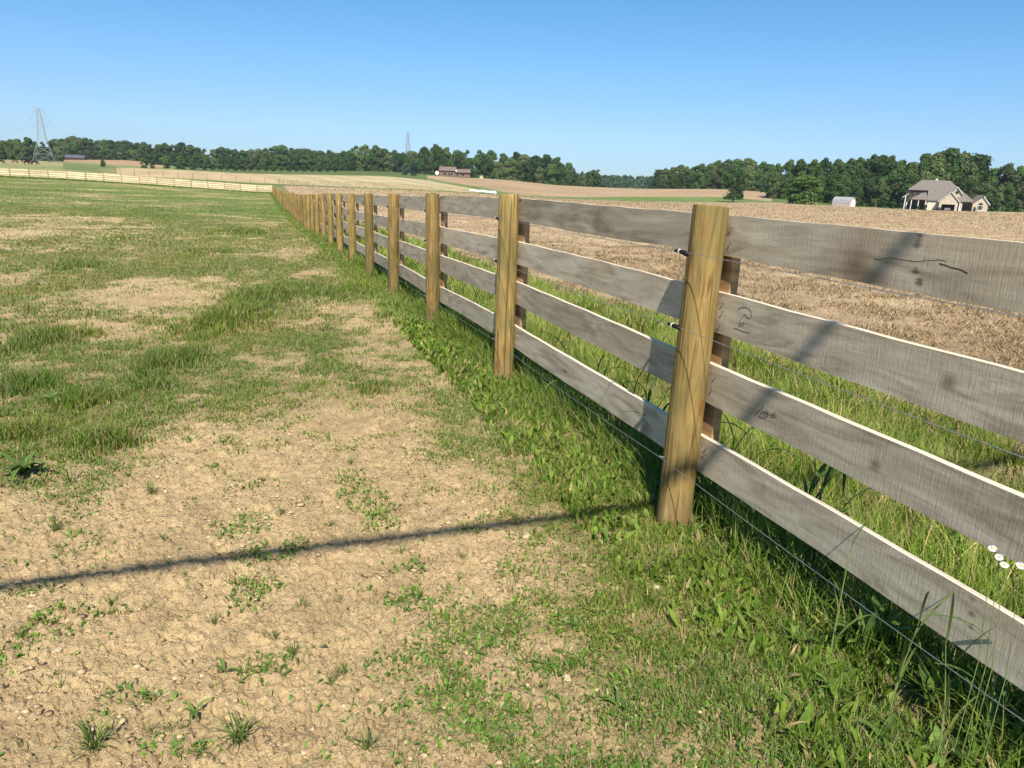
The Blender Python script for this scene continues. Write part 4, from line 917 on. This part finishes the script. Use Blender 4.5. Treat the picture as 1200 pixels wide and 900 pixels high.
def wood(px0, px1, Yf, rows, step, label, group, mats, wsc=1.0, front=.80, frontlabel=None):
    t0, t1 = t_of(px0), t_of(px1)
    for ri in range(rows):
        Y0 = Yf(0) if False else None; x = px0 + random.uniform(0, 3)
        while x < px1:
            Y = Yf(x) + ri * 9 + random.uniform(-3, 3); ytop = float(np.interp(x, sx, sy)); p = at(x, Y); hz = CAMH - (ytop - YH(x)) * Y / FPX * c_ * .98
            Hh = hz - p.z + .3
            k = front * random.uniform(.72, 1.05) if ri == 0 and rows > 1 else random.uniform(.93, 1.03)
            tree(x, Y, max(3.5, Hh * k), random.randrange(9), random.choice(mats), wsc * random.uniform(.8, 1.1), label, group, sink=1.1)
            x += step * FPX / Y * random.uniform(.75, 1.25)
        if ri == rows - 1:
            x = px0
            while x < px1:
                Y = Yf(x) + rows * 9 + 3; ytop = float(np.interp(x, sx, sy)); p = at(x, Y); Hh = CAMH - (ytop - YH(x)) * Y / FPX * c_ * .98 - p.z
                tree(x, Y, max(3, Hh * random.uniform(.6, .8)), random.randrange(9), random.choice(mats), wsc * 2.0, label, group, sink=2.0)
                x += step * 2.0 * FPX / Y
wood(-45, 72, lambda x: 452, 2, 5.0, 'dark broadleaf tree of the wood behind the steel pylon at the far left', 'trees behind the left pylon', (0, 1, 1, 2), 1.0, .8)
wood(66, 235, lambda x: 655 if x < 178 else 560, 2, 6.2, 'broadleaf tree on the long wooded ridge behind the tan field at the left', 'trees on the long left ridge', (0, 1, 1, 2), 1.2, .75)
wood(232, 408, lambda x: 560, 2, 6.2, 'broadleaf tree of the wood between the left ridge and the second pylon', 'trees of the middle left wood', (0, 1, 1, 2), 1.15, .75)
wood(408, 492, lambda x: 535, 2, 7, 'tall dark rounded tree of the wood around the second pylon', 'trees around the second pylon', (0, 0, 0, 2), 1.05, .85)
wood(494, 662, lambda x: 512 if x < 560 else 470, 2, 7.0, 'dark green tree of the wood behind the brown brick farmhouse', 'trees behind the brick farmhouse', (0, 0, 1, 2), 1.0, .8)
wood(664, 708, lambda x: 500, 2, 4.5, 'small tree at the low right end of the farmhouse wood', 'trees at the end of the farmhouse wood', (0, 1, 2), .9, .8)
wood(770, 905, lambda x: 440, 2, 5.0, 'mid green tree of the wood on the hill crest behind the lone tree', 'trees on the hill crest', (0, 1, 1, 2), 1.05, .78)
wood(905, 1062, lambda x: 300, 2, 4.8, 'leafy tree of the tall wood left of the pale stone house', 'trees left of the pale stone house', (0, 0, 1, 2), .75, .78)
wood(1062, 1142, lambda x: 278, 2, 5.0, 'very tall dark tree towering directly behind the pale stone house', 'tall trees behind the stone house', (0, 0, 2), .85, .8)
wood(1142, 1290, lambda x: 290, 2, 4.8, 'dark tree of the wood right of the pale stone house', 'trees right of the pale stone house', (0, 0, 1, 2), .75, .8)
# trees and bushes that stand alone
def lone():
    p = at(860, 250); V, l, c = crown_mesh(900, 10.5, 4.6, .10, 30, 170, .26, 'round'); r = empty('broadleaf_tree', p, 0, label='lone rounded tree standing on the edge of the harrowed field', cat='tree')
    link('crown', mesh_np('crown', V, l, c, LEAFM[0]), r); link('trunk', trunk_mesh(10.5, 0, 901, .22), r)
lone()
tree(944, 243, 9.3, 2, 1, 1.65, 'wide olive green rounded tree left of the small pale shed', None)
tree(932, 247, 7.5, 5, 1, 1.2, 'shorter tree leaning against the left side of the wide olive tree', None)
tree(121, 330, 3.2, 3, 0, 1.4, 'small round dark bush on the edge between green strip and tan field', None, 'bush', 'bush')
tree(169, 360, 5.2, 6, 1, 1.4, 'bushy tree standing alone in the tan field before the ridge', None)
tree(179, 362, 4.2, 1, 0, 1.0, 'smaller of two bushy trees in front of the left ridge', None)
for px, H, lb in ((196, 7, 'left one of three leafy bushes at the ridge foot'), (212, 7.5, 'middle one of three leafy bushes at the ridge foot'), (226, 6.5, 'right one of three leafy bushes at the ridge foot')):
    tree(px, 430, H, px % 9, 1, 1.3, lb, None, 'bush', 'bush')
for px in range(240, 400, 9): tree(px, 460, random.uniform(3, 5), px % 9, random.choice((1, 0, 2)), 1.7, 'low bush in the hedge along the far green field', 'hedge bushes along the far green field', 'bush', 'bush')
tree(474, 415, 7.6, 3, 3, 1.0, 'bluish shrub at the foot of the second pylon', None, 'bush', 'bush', sink=1.2)
tree(485, 410, 8.2, 6, 3, 1.1, 'rounder bluish shrub right of the second pylon foot', None, 'bush', 'bush', sink=1.2)
tree(60, 430, 6, 4, 1, 1.2, 'low tree close behind the foot of the left pylon', None)
for px, Y, H, lb in ((1003,262,5,'shrub behind the right end of the pale shed'),(1048,236,3.0,'low shrub at the left corner of the stone house'),(1078,225,1.3,'small round shrub before the porch of the stone house'),(1086,224,1.7,'reddish dark shrub before the garage wall of the stone house'),(1103,222,1.1,'tiny clipped shrub beside the garage opening'),(1144,223,1.4,'clipped dark shrub before the right wing window'),(1166,240,4.5,'leafy shrub right of the right wing'),(1185,240,3.5,'low bush near the right edge at the wood foot'),(1148,262,9.5,'yellow green small tree peeking over the right wing roof'),(1035,262,4,'low bush left of the stone house at the wood foot')):
    tree(px, Y, H, px % 9, 2 if 'yellow' in lb else 0, 1.3, lb, None, 'bush' if H < 6 else 'broadleaf_tree', 'bush' if H < 6 else 'tree', sink=.1)
# far wood in the gap, one mass
def farwood():
    P = []; L = []; C = []; o = 0; rg = np.random.default_rng(5)
    for k in range(130):
        px = rg.uniform(640, 830); Y = rg.uniform(1150, 1420); p = at(px, Y); V, l, c = crown_mesh(1000 + k, rg.uniform(15, 18.5) + CAMH + 1.5 - p.z + 0 * k - 1.0, 9, .02, 9, 40, 1.3)
        P.append(V + np.array(p)); L.append(l + o); C.append(c); o += len(V)
    me = mesh_np('distant_wood', np.concatenate(P), np.concatenate(L), np.concatenate(C), LEAFM[0])
    tag(link('distant_wood', me), 'hazy far wood filling the gap between the two nearer woods', 'wood', kind='stuff')
farwood()

# ------------------------------------------------------------------ pylons and power lines
M_PY = simple('galvanized_steel_lattice', (.36, .385, .39), .55, .1, 2, .3); M_PY2 = simple('dull_steel_lattice', (.30, .33, .34), .6, .1, 2, .3); M_CERAM = simple('grey_insulator_discs', (.35, .36, .38), .4, .1, 5)
def pylon(px, Y, H, wb, mat, label, arms, rz, th=.13, waist=(.44, .36)):
    p = at(px, Y); r = empty('power_pylon', p, rz, label=label, cat='pylon')
    def hw(u): return wb / 2 * (1 - (1 - waist[1]) * u / waist[0]) if u < waist[0] else wb / 2 * (waist[1] + (.10 - waist[1]) * (u - waist[0]) / (1 - waist[0]))
    def cn(k, u): a = hw(u); return Vector(((1 if k in (0, 3) else -1) * a, (1 if k < 2 else -1) * a, H * u))
    lv = [0, .16, .30, .44, .52, .60, .68, .75, .82, .88, .94, 1.0]
    for k in range(4):
        g = MB()
        for u, v in zip(lv[:-1], lv[1:]): g.bar(cn(k, u) - (Vector((0, 0, .4)) if u == 0 else Vector()), cn(k, v), th)
        g.build('leg', mat, r)
    g = MB()
    for u, v in zip(lv[:-1], lv[1:]):
        for k in range(4):
            j = (k + 1) % 4; g.bar(cn(k, u), cn(j, v), th * .6); g.bar(cn(j, u), cn(k, v), th * .6); g.bar(cn(k, v), cn(j, v), th * .55)
    g.build('bracing', mat, r); tips = []
    for u, a in arms:
        g = MB(); z = H * u; w_ = hw(u)
        for sx_ in (-1, 1):
            tip = Vector((sx_ * a, 0, z + .3))
            for sy_ in (-1, 1): g.bar((sx_ * w_, sy_ * w_, z), tip, th * .6); g.bar((sx_ * w_, sy_ * w_, z + 1.1), tip, th * .6)
            tips.append(tip - Vector((0, 0, 1.7)))
        g.build('cross_arm', mat, r)
        for sx_ in (-1, 1):
            g = MB(); g.tube([(sx_ * a, 0, z + .2), (sx_ * a, 0, z - 1.4)], .12, 6); g.build('insulator', M_CERAM, r)
    tips.append(Vector((0, 0, H)))
    mw = Matrix.Rotation(rz, 3, 'Z'); return [p + mw @ t for t in tips]
p1 = pylon(53.5, 395, 27.5, 10.2, M_PY, 'large pale steel lattice pylon at the left in front of the wood', ((.93, 2.6), (.79, 4.0), (.66, 3.2)), R(25), .085)
p2 = pylon(478, 560, 29.5, 8.6, M_PY2, 'thinner grey steel pylon beside bluish shrubs in the middle distance', ((.92, 3.0), (.79, 3.8), (.68, 3.0)), R(20), .095, (.5, .33))
off = Vector((-330, -60, 4)); M_COND = simple('aluminium_conductor', (.33, .34, .36), .5, .1, 1, .4)
def sagline(a, b, sag, r, label):
    g = MB(); g.tube([a.lerp(b, i / 24) - Vector((0, 0, sag * 4 * (i / 24) * (1 - i / 24))) for i in range(25)], r, 4); o = link('power_line', g.mesh('power_line', M_COND)); tag(o, label, 'power line', 'power lines strung between the pylons')
for i, (a, b) in enumerate(zip(p1, p2)):
    lv_ = 'the top of the steel towers' if i == 6 else ('upper', 'middle', 'lower')[i // 2] + ' arms, ' + ('left' if i % 2 == 0 else 'right') + ' side'
    sagline(a, b, 7, .014, 'thin conductor between the two pylons at ' + lv_); sagline(a + off, a, 7, .014, 'conductor leaving the left pylon out of view at ' + lv_)
off_p = at(53.5, 395) + off

# ------------------------------------------------------------------ buildings
M_ROOF = simple('brown_grey_shingles', (.165, .145, .125), .9, .2, 2.2); M_STUC = simple('cream_stone_veneer', (.46, .40, .30), .85, .15, 1.5); M_STONE2 = simple('grey_stone_wall', (.22, .19, .16), .9, .35, 2.5); M_DARKWALL = simple('shaded_wall_tone', (.075, .062, .055), .85, .15, 2)  # dark wall tone paints the left wall's shade into its colour
M_TRIM = simple('white_trim', (.74, .72, .68), .6, .06, 4); M_GLASS = simple('dark_window_glass', (.03, .035, .04), .12, .1, 4); M_DARK = simple('garage_shade_interior', (.06, .052, .045), .9, .2, 3); M_CREAMD = simple('cream_door_panel', (.62, .53, .40), .6, .06, 4); M_CHIM = simple('chimney_metal', (.45, .42, .38), .6, .1, 4)  # near-black interior tone puts garage and porch recess shade into the colour
def house():
    p = at(1057.5, 238); S = 236 / FPX * .1333 / c_ * c_
    r = empty('stone_house', p + Vector((0, 0, -.15)), R(-27), label='large pale stone house with brown hipped roof and open garage at the wood edge', cat='house')
    k = S / .0377
    def B(name, mat, fn, parent=r):
        g = MB(); fn(g); g.v = [(x * k * .86, y * k * .86, z * k) for x, y, z in g.v]; return g.build(name, mat, parent)
    # walls
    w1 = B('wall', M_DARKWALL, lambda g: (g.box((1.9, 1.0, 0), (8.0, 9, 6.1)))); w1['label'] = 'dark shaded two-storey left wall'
    B('wall', M_STUC, lambda g: (g.box((8.003, -3.4, 0), (11.9, 9, 3.05))))
    B('wall', M_STONE2, lambda g: (g.box((17.6, -.8, 0), (22.4, 9, 3.05))))
    def main(g):
        t = .18
        g.poly([(1.3, .4, 6.1), (8.0, .4, 6.1), (8.0, -3.95, 3.05), (22.9, -3.95, 3.05), (14.5, 5, 9.2), (5.5, 5, 9.2)], t)
        g.poly([(22.9, -3.95, 3.05), (22.9, 13.9, 3.05), (14.5, 5, 9.2)], t)
        g.poly([(1.3, .4, 6.1), (5.5, 5, 9.2), (1.3, 9.6, 6.1)], t)
        g.poly([(22.9, 13.9, 3.05), (8, 13.9, 3.05), (8, 9.6, 6.1), (1.3, 9.6, 6.1), (5.5, 5, 9.2), (14.5, 5, 9.2)], t)
    rf = B('roof', M_ROOF, main)
    B('chimney', M_CHIM, lambda g: (g.box((9.8, 4.7, 8.8), (10.7, 5.5, 9.95))), rf)
    B('porch_roof', M_ROOF, lambda g: (g.poly([(2.7, -4.2, 3.2), (8.0, -4.2, 3.2), (8.0, .9, 5.3), (6.3, .9, 5.3)], .15), g.poly([(2.7, -4.2, 3.2), (6.3, .9, 5.3), (2.7, .9, 3.2)], .15)))
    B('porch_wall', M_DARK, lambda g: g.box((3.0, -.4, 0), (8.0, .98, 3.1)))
    for xx in (3.1, 5.4, 7.7): B('porch_post', M_TRIM, lambda g: g.box((xx - .12, -4.0, 0), (xx + .12, -3.76, 3.2)))
    B('side_roof', M_TRIM, lambda g: g.poly([(0, .5, 3.7), (1.9, .5, 4.9), (1.9, 4, 4.9), (0, 4, 3.7)], .2)); B('side_post', M_TRIM, lambda g: (g.box((.9, .6, 0), (1.2, .9, 4.2)), g.box((1.5, .6, 0), (1.9, 1., 2.3))))
    dr = B('garage_door', M_CREAMD, lambda g: g.box((8.7, -3.46, .1), (11.2, -3.4, 2.35)))
    B('frame', M_TRIM, lambda g: (g.box((8.55, -3.48, 0), (8.7, -3.4, 2.5)), g.box((11.2, -3.48, 0), (11.35, -3.4, 2.5)), g.box((8.55, -3.48, 2.35), (11.35, -3.4, 2.5))), dr)
    def gar(g):
        y = -6.4
        g.poly([(11.95, y, 0), (12.75, y, 0), (12.75, y, 2.15), (16.9, y, 2.15), (16.9, y, 0), (17.75, y, 0), (17.75, y, 3.0), (15.0, y, 5.75), (11.95, y, 3.0)], .25, (0, 1, 0))
        g.box((11.95, y + .253, 0), (12.15, 0, 3.0)); g.box((17.55, y + .253, 0), (17.75, 0, 3.0))
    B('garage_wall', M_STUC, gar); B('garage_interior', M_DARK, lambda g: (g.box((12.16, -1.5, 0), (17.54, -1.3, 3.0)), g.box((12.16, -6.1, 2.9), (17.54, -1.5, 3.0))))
    B('garage_roof', M_ROOF, lambda g: (g.poly([(11.3, -6.8, 2.75), (15.0, -6.8, 6.0), (15.0, 1.5, 6.0), (11.3, -.4, 2.75)], .16), g.poly([(15.0, -6.8, 6.0), (18.3, -6.8, 2.85), (18.3, -1.0, 2.85), (15.0, 1.5, 6.0)], .16)))
    B('gable_trim', M_TRIM, lambda g: (g.poly([(11.3, -6.85, 2.62), (11.3, -6.85, 2.78), (15.0, -6.85, 6.03), (15, -6.85, 5.83)], .06, (0, 1, 0)), g.poly([(15, -6.85, 5.83), (15.0, -6.85, 6.03), (18.3, -6.85, 2.88), (18.3, -6.85, 2.7)], .06, (0, 1, 0))))
    def upg(g): g.poly([(15.7, -2.2, 3.2), (18.5, -2.2, 3.2), (18.5, -2.2, 5.6), (17.0, -2.2, 7.2), (15.7, -2.2, 5.6)], .25, (0, 1, 0)); g.box((15.7, -1.94, 4.0), (18.5, 1.5, 5.5))
    B('dormer_wall', M_STUC, upg); B('dormer_roof', M_ROOF, lambda g: (g.poly([(15.3, -2.7, 5.2), (17.0, -2.7, 7.4), (17.0, 3.2, 7.4), (15.3, 1.0, 5.2)], .14), g.poly([(17.0, -2.7, 7.4), (18.9, -2.7, 5.2), (18.9, 1, 5.2), (17.0, 3.2, 7.4)], .14)))
    B('gable_trim', M_TRIM, lambda g: (g.poly([(15.3, -2.75, 5.1), (15.3, -2.75, 5.3), (17.0, -2.75, 7.5), (17, -2.75, 7.25)], .05, (0, 1, 0)), g.poly([(17, -2.75, 7.25), (17.0, -2.75, 7.5), (18.9, -2.75, 5.3), (18.9, -2.75, 5.1)], .05, (0, 1, 0))))
    B('window', M_GLASS, lambda g: g.poly([(17.05 + .5 * math.cos(a * math.pi / 6), -2.25, 5.75 + .5 * math.sin(a * math.pi / 6)) for a in range(12)], .04, (0, 1, 0)))
    B('entry_column', M_TRIM, lambda g: (g.box((18.4, -3.6, 0), (18.8, -3.2, 3.1)), g.box((19.0, -3.4, 0), (19.25, -3.15, 3.1)))); B('door', M_DARK, lambda g: g.box((18.0, -.88, 0), (19.0, -.81, 2.3)))
    def wing(g): g.poly([(22.4, -4.6, 0), (26.9, -4.6, 0), (27.1, -4.6, 2.7), (25.2, -4.6, 4.7), (22.4, -4.6, 2.9)], .25, (0, 1, 0)); g.box((22.4, -4.34, 0), (26.9, 4, 2.75))
    B('wing_wall', M_STUC, wing); B('wing_roof', M_ROOF, lambda g: (g.poly([(21.9, -5.0, 2.6), (25.2, -5.0, 4.95), (23.5, 1.5, 5.1), (21.9, 1.0, 3.6)], .14), g.poly([(25.2, -5.0, 4.95), (27.6, -5.0, 2.4), (27.6, 4, 2.4), (25.2, 2, 4.95)], .14)))
    B('gable_trim', M_TRIM, lambda g: (g.poly([(25.2, -5.05, 4.78), (25.2, -5.05, 5.05), (27.6, -5.05, 2.5), (27.6, -5.05, 2.25)], .05, (0, 1, 0))))
    wn = B('window', M_GLASS, lambda g: g.poly([(24.0, -4.66, .9), (25.5, -4.66, .9), (25.5, -4.66, 2.2)] + [(24.75 + .75 * math.cos(a), -4.66, 2.2 + .8 * math.sin(a)) for a in (.5, 1.1, 1.57, 2.1, 2.6)] + [(24.0, -4.66, 2.2)], .05, (0, 1, 0)))
    B('frame', M_TRIM, lambda g: (g.box((23.85, -4.7, .75), (25.65, -4.62, .9)), g.box((23.85, -4.7, 2.15), (25.65, -4.66, 2.27)), g.box((24.2, -4.7, .9), (24.27, -4.665, 2.15)), g.box((25.2, -4.7, .9), (25.27, -4.665, 2.15))), wn)
    for xx in (2.6, 4.6, 6.6): B('window', M_GLASS, lambda g: g.box((xx, .94, 4.5), (xx + 1.0, .995, 5.6)))
    B('window', M_GLASS, lambda g: g.box((19.9, -.86, .8), (21.6, -.81, 2.4)))
    # car in the garage
    mm = r.matrix_basis if False else Matrix.Rotation(R(-27), 4, 'Z'); mm.translation = r.location
    cp = mm @ Vector((14.9 * k * .86, -4.9 * k * .86, 0.17))
    M_CAR = simple('white_car_paint', (.72, .74, .78), .3, .05, 2); car = empty('parked_car', cp, R(-27), label='pale car parked inside the open garage of the stone house', cat='car')
    prof = [(-.85, .25), (.85, .25), (.9, .8), (.78, .95), (.62, 1.42), (-.62, 1.42), (-.78, .95), (-.9, .8)]; g = MB(); rings = [(0, .92, .75), (.25, 1, .66), (1.2, 1, .7), (1.9, 1, 1), (3.3, 1, 1), (4.1, .98, .75), (4.3, .9, .7)]; vs = []
    for (yy, sx_, sz_) in rings: vs += [(a * sx_, yy, b if b < .9 else .9 + (b - .9) * (1 if sz_ == 1 else .05)) for a, b in prof]
    fs = [(i * 8 + k_, i * 8 + (k_ + 1) % 8, i * 8 + 8 + (k_ + 1) % 8, i * 8 + 8 + k_) for i in range(6) for k_ in range(8)] + [tuple(range(8))[::-1], tuple(range(48, 56))]; g.add(vs, fs); g.build('body', M_CAR, car)
    g = MB(); g.poly([(-.6, 1.1, .98), (.6, 1.1, .98), (.52, 1.85, 1.38), (-.52, 1.85, 1.38)], .05, (0, -.5, .4)); g.build('windscreen', M_GLASS, car)
    for a in (-.8, .8):
        for b in (.8, 3.5): g = MB(); g.tube([(a - .1, b, .32), (a + .1, b, .32)], .32, 12); g.build('wheel', M_BLACK, car)
        g = MB(); g.box((a * .8 - .15, -.03, .55), (a * .8 + .15, .02, .7)); g.build('headlight', M_TRIM, car)
house()
def shed():
    p = at(990, 236); k = 236 / FPX * .25; r = empty('garden_shed', p, R(-58), label='small pale barrel-roofed shed standing at the edge of the field before the wood', cat='shed')
    W = 3.0; L = 6.2; H = 2.9; prof = [(0, 0), (0, 1.0), (.3, 2.1), (.9, 2.8), (1.5, 2.9), (2.1, 2.8), (2.7, 2.1), (3.0, 1.0), (3.0, 0)]
    g = MB(); g.poly([(L, y, z) for y, z in prof], .1, (-1, 0, 0)); g.poly([(.1, y, z) for y, z in prof], .1, (-1, 0, 0)); g.box((.1, .02, 0), (L - .1, .12, 1.0)); g.box((.1, 2.88, 0), (L - .1, 2.98, 1.0)); g.v = [(x - 3, y - 1.5, z) for x, y, z in g.v]; g.build('wall', simple('pale_shed_wall', (.50, .43, .37), .8, .08, 2), r)
    g = MB()
    for (a, b), (c, d) in zip(prof[1:-1], prof[2:-1]): g.poly([(-.15, a, b + .02), (-.15, c, d + .02), (L + .15, c, d + .02), (L + .15, a, b + .02)], .07)
    g.v = [(x - 3, y - 1.5, z) for x, y, z in g.v]; g.build('roof', simple('grey_metal_roof', (.33, .34, .36), .5, .12, 1.5), r)
    g = MB(); g.box((L - 2.97, -.7, .05), (L - 2.94, .7, 2.0)); g.build('door', M_TRIM, r)
shed()
def ranch():
    p = at(533, 447); k = .0705 * 447 / 450; r = empty('brick_farmhouse', at(515, 447) + Vector((0, 0, -.1)), R(0), label='brown brick farmhouse with long low roof on the rise before the wood', cat='house')
    MBR = simple('brown_brick', (.20, .12, .085), .9, .2, 1.2); MR = simple('dark_brown_roof', (.17, .12, .10), .9, .15, 1.2); 
    def b(name, mat, *bx):
        g = MB()
        for q in bx: g.box(*q)
        return g.build(name, mat, r)
    b('wall', MBR, ((0, 0, 0), (9.3, 8, 3.4))); b('wall', MBR, ((9.303, .5, 0), (18.4, 8, 2.7)))
    g = MB(); g.poly([(-.4, -.7, 3.3), (9.8, -.7, 3.3), (9.8, 4, 5.7), (-.4, 4, 5.7)], .15); g.poly([(-.4, 8.7, 3.3), (9.8, 8.7, 3.3), (9.8, 4, 5.7), (-.4, 4, 5.7)], .15); g.poly([(9.35, 0, 2.6), (9.35, 8, 2.6), (9.35, 4, 5.6)], .1, (1, 0, 0)); g.poly([(0, 0, 3.3), (0, 8, 3.3), (0, 4, 5.6)], .1, (1, 0, 0)); g.build('roof', MR, r)
    g = MB(); g.poly([(9.82, -.3, 2.6), (18.9, -.3, 2.6), (18.4, 4.2, 4.6), (9.82, 4.2, 4.6)], .15); g.poly([(9.82, 8.6, 2.6), (18.9, 8.6, 2.6), (18.4, 4.2, 4.6), (9.82, 4.2, 4.6)], .15); g.poly([(18.3, .5, 2.6), (18.3, 8, 2.6), (18.3, 4.2, 4.5)], .1, (1, 0, 0)); g.build('roof', MR, r)
    for x0, x1, z0, z1, y in ((2.4, 3.9, .6, 2.5, -.06), (5.6, 6.4, .1, 2.4, -.06), (6.9, 8.0, .7, 2.2, -.06), (10.2, 11.2, .6, 1.9, .44), (13.6, 14.9, .5, 2.0, .44)):
        w_ = b('window', M_GLASS, ((x0, y, z0), (x1, y + .05, z1))); g = MB(); g.box((x0 - .12, y - .03, z0 - .12), (x1 + .12, y + .02, z0)); g.box((x0 - .12, y - .03, z1), (x1 + .12, y + .02, z1 + .12)); g.build('frame', simple('frame_tan', (.45, .38, .30), .7, .1, 3) if x0 == 2.4 else bpy.data.materials['frame_tan'], w_)
    b('white_roof_box', M_TRIM, ((9.2, .2, 3.0), (10.4, 1.6, 4.1)))  # small plain white box at the step between the two roofs
    pk = simple('pale_wall_shed', (.50, .44, .30), .8, .1, 2); q = empty('garden_shed', at(564, 450), 0, label='tiny tan hut right of the brick farmhouse', cat='shed'); g = MB(); g.box((-1, 0, 0), (1, 2, 1.5)); g.build('wall', pk, q); g = MB(); g.poly([(-1.2, -.2, 1.5), (1.2, -.2, 1.5), (1.2, 1, 2.0), (-1.2, 1, 2.0)], .08); g.poly([(-1.2, 2.2, 1.5), (1.2, 2.2, 1.5), (1.2, 1, 2.0), (-1.2, 1, 2.0)], .08); g.build('roof', MR, q)
    d = empty('satellite_dish', at(512.3, 440), 0, label='white satellite dish standing left of the brick farmhouse', cat='satellite dish'); g = MB(); g.tube([(0, 0, -.2), (0, 0, 1.6)], .1, 8); g.build('mast', M_TRIM, d)
    g = MB(); vs = []; fs = []
    for i, rr in enumerate((.05, .45, .85, 1.15)):
        for k_ in range(14): a = 2 * math.pi * k_ / 14; vs.append(Vector((rr * math.cos(a), -.3 * rr * rr - .1 + rr * math.sin(a) * .25, 1.9 + rr * math.sin(a))))
    for i in range(3):
        for k_ in range(14): fs.append((i * 14 + k_, i * 14 + (k_ + 1) % 14, i * 14 + 14 + (k_ + 1) % 14, i * 14 + 14 + k_))
    g.add(vs, fs); g.build('dish', M_TRIM, d)
ranch()
def barn():
    r = empty('long_barn', at(89, 615), R(27), label='long low dark-roofed barn against the wooded ridge at the left', cat='barn'); L = 13.5
    g = MB(); g.box((-L / 2, 0, -.5), (L / 2, 8, 1.9)); g.build('wall', simple('dark_red_brown_wall', (.12, .055, .045), .9, .15, 1), r)
    g = MB(); g.poly([(-L / 2 - .4, -.6, 1.8), (L / 2 + .4, -.6, 1.8), (L / 2 + .4, 4, 4.0), (-L / 2 - .4, 4, 4.0)], .15); g.poly([(-L / 2 - .4, 8.6, 1.8), (L / 2 + .4, 8.6, 1.8), (L / 2 + .4, 4, 4.0), (-L / 2 - .4, 4, 4.0)], .15); g.build('roof', simple('slate_blue_roof', (.085, .09, .115), .7, .12, .8), r)
barn()
# white wrapped bales in a row
M_WRAP = simple('white_bale_wrap', (.80, .80, .78), .35, .06, 2, bmp=.03)
a0 = gfar(550.5, 224.6); b0 = gfar(581, 228.0)
for i in range(8):
    u = (i + .5) / 8; p = a0.lerp(b0, u); p.z = Z(p.x, p.y); d = (b0 - a0).normalized(); wd = (b0 - a0).length / 8 / 2 * .97; g = MB(); rr = .42 + .04 * math.sin(i * 2.1) + (.06 if i > 2 else 0)
    pts = [(-wd, .55), (-wd * .9, .85), (-wd * .6, .98), (0, 1.0), (wd * .6, .98), (wd * .9, .85), (wd, .55)]; g.tube([d * x for x, q in pts], [rr * q for x, q in pts], 16)
    o = link('wrapped_bale', g.mesh('wrapped_bale', M_WRAP, True), None, p + Vector((0, 0, rr * .85))); tag(o, 'white wrapped bale, number %s counted from the left in the row at the field edge' % ('one two three four five six seven eight'.split()[i]), 'bale', 'white wrapped bales in a row')
# cattle
def cow_mesh(name, mat, graze):
    me = bpy.data.meshes.new('cow_skel'); J = [(-.85,0,1.15),(-.4,0,1.12),(.1,0,1.10),(.6,0,1.2),(.85,0,1.3 if not graze else 1.1),(1.15,0,1.45 if not graze else .55),(1.45,0,1.35 if not graze else .25)]
    Rr = [.30,.36,.38,.33,.22,.15,.10]; E = [(i, i + 1) for i in range(6)]
    def leg(par, x, y, back):
        n = len(J); k = .12 if back else -.02
        J.extend([(x, y, .75), (x - k, y, .42), (x + (0 if back else .0), y, .04)]); Rr.extend([.14, .075, .06]); E.extend([(par, n), (n, n + 1), (n + 1, n + 2)])
    leg(0, -.75, .2, True); leg(0, -.75, -.2, True); leg(3, .6, .18, False); leg(3, .6, -.18, False); n = len(J); J.extend([(-1.1, 0, 1.1), (-1.15, 0, .6)]); Rr.extend([.04, .03]); E.extend([(0, n), (n, n + 1)])
    me.from_pydata(J, E, []); me.update(); o = bpy.data.objects.new('cow', me); COL.objects.link(o); sk_ = o.modifiers.new('s', 'SKIN'); o.modifiers.new('b', 'SUBSURF').levels = 1
    for i, v in enumerate(me.skin_vertices[0].data): v.radius = (Rr[i] * .8, Rr[i]); v.use_root = (i == 0)
    dg = bpy.context.evaluated_depsgraph_get(); out = bpy.data.meshes.new_from_object(o.evaluated_get(dg)); bpy.data.objects.remove(o); out.materials.append(mat); out.name = name
    for p in out.polygons: p.use_smooth = True
    return out
M_COWB = simple('black_cow_hide', (.018, .016, .015), .7, .2, 3); M_COWR = simple('red_brown_cow_hide', (.16, .075, .04), .7, .2, 3)
cm1 = cow_mesh('cow', M_COWB, True); cm2 = cow_mesh('cow', M_COWR, True); cm3 = cow_mesh('cow', M_COWB, False)
for px, Y, mh, rz, sc, lab in ((1.5,250,cm1,.3,1.0,'black cow grazing at the left edge above the cross fence'),(18,300,cm2,.2,1.0,'red brown cow grazing alone left of the pylon'),(30,345,cm3,.1,1.7,'big black cow standing close to the wood left of the pylon'),(32,262,cm3,1.2,1.1,'black cow seen end-on below the pylon'),(41,275,cm1,.1,1.15,'dark cow grazing right under the pylon'),(37,285,cm2,2.5,.9,'red brown calf between the two dark cows under the pylon')):
    o = link('cow', mh, None, at(px, Y), (0, 0, rz)); o.scale = (sc,) * 3; tag(o, lab, 'cow', 'cattle grazing near the left pylon')

# ------------------------------------------------------------------ air
def haze():
    g = MB(); g.box((-1500, -60, -40), (1500, 1600, 75)); m = bpy.data.materials.new('haze'); m.use_nodes = True; nt = m.node_tree; nt.nodes.clear()
    o = nt.nodes.new('ShaderNodeOutputMaterial'); v = nt.nodes.new('ShaderNodeVolumePrincipled'); v.inputs['Density'].default_value = .00009; v.inputs['Color'].default_value = (.70, .84, 1, 1); v.inputs['Anisotropy'].default_value = 0.
    nt.links.new(v.outputs[0], o.inputs['Volume']); ob = g.build('haze', m); tag(ob, 'thin bluish summer haze over the far fields', 'haze', kind='stuff')
haze()
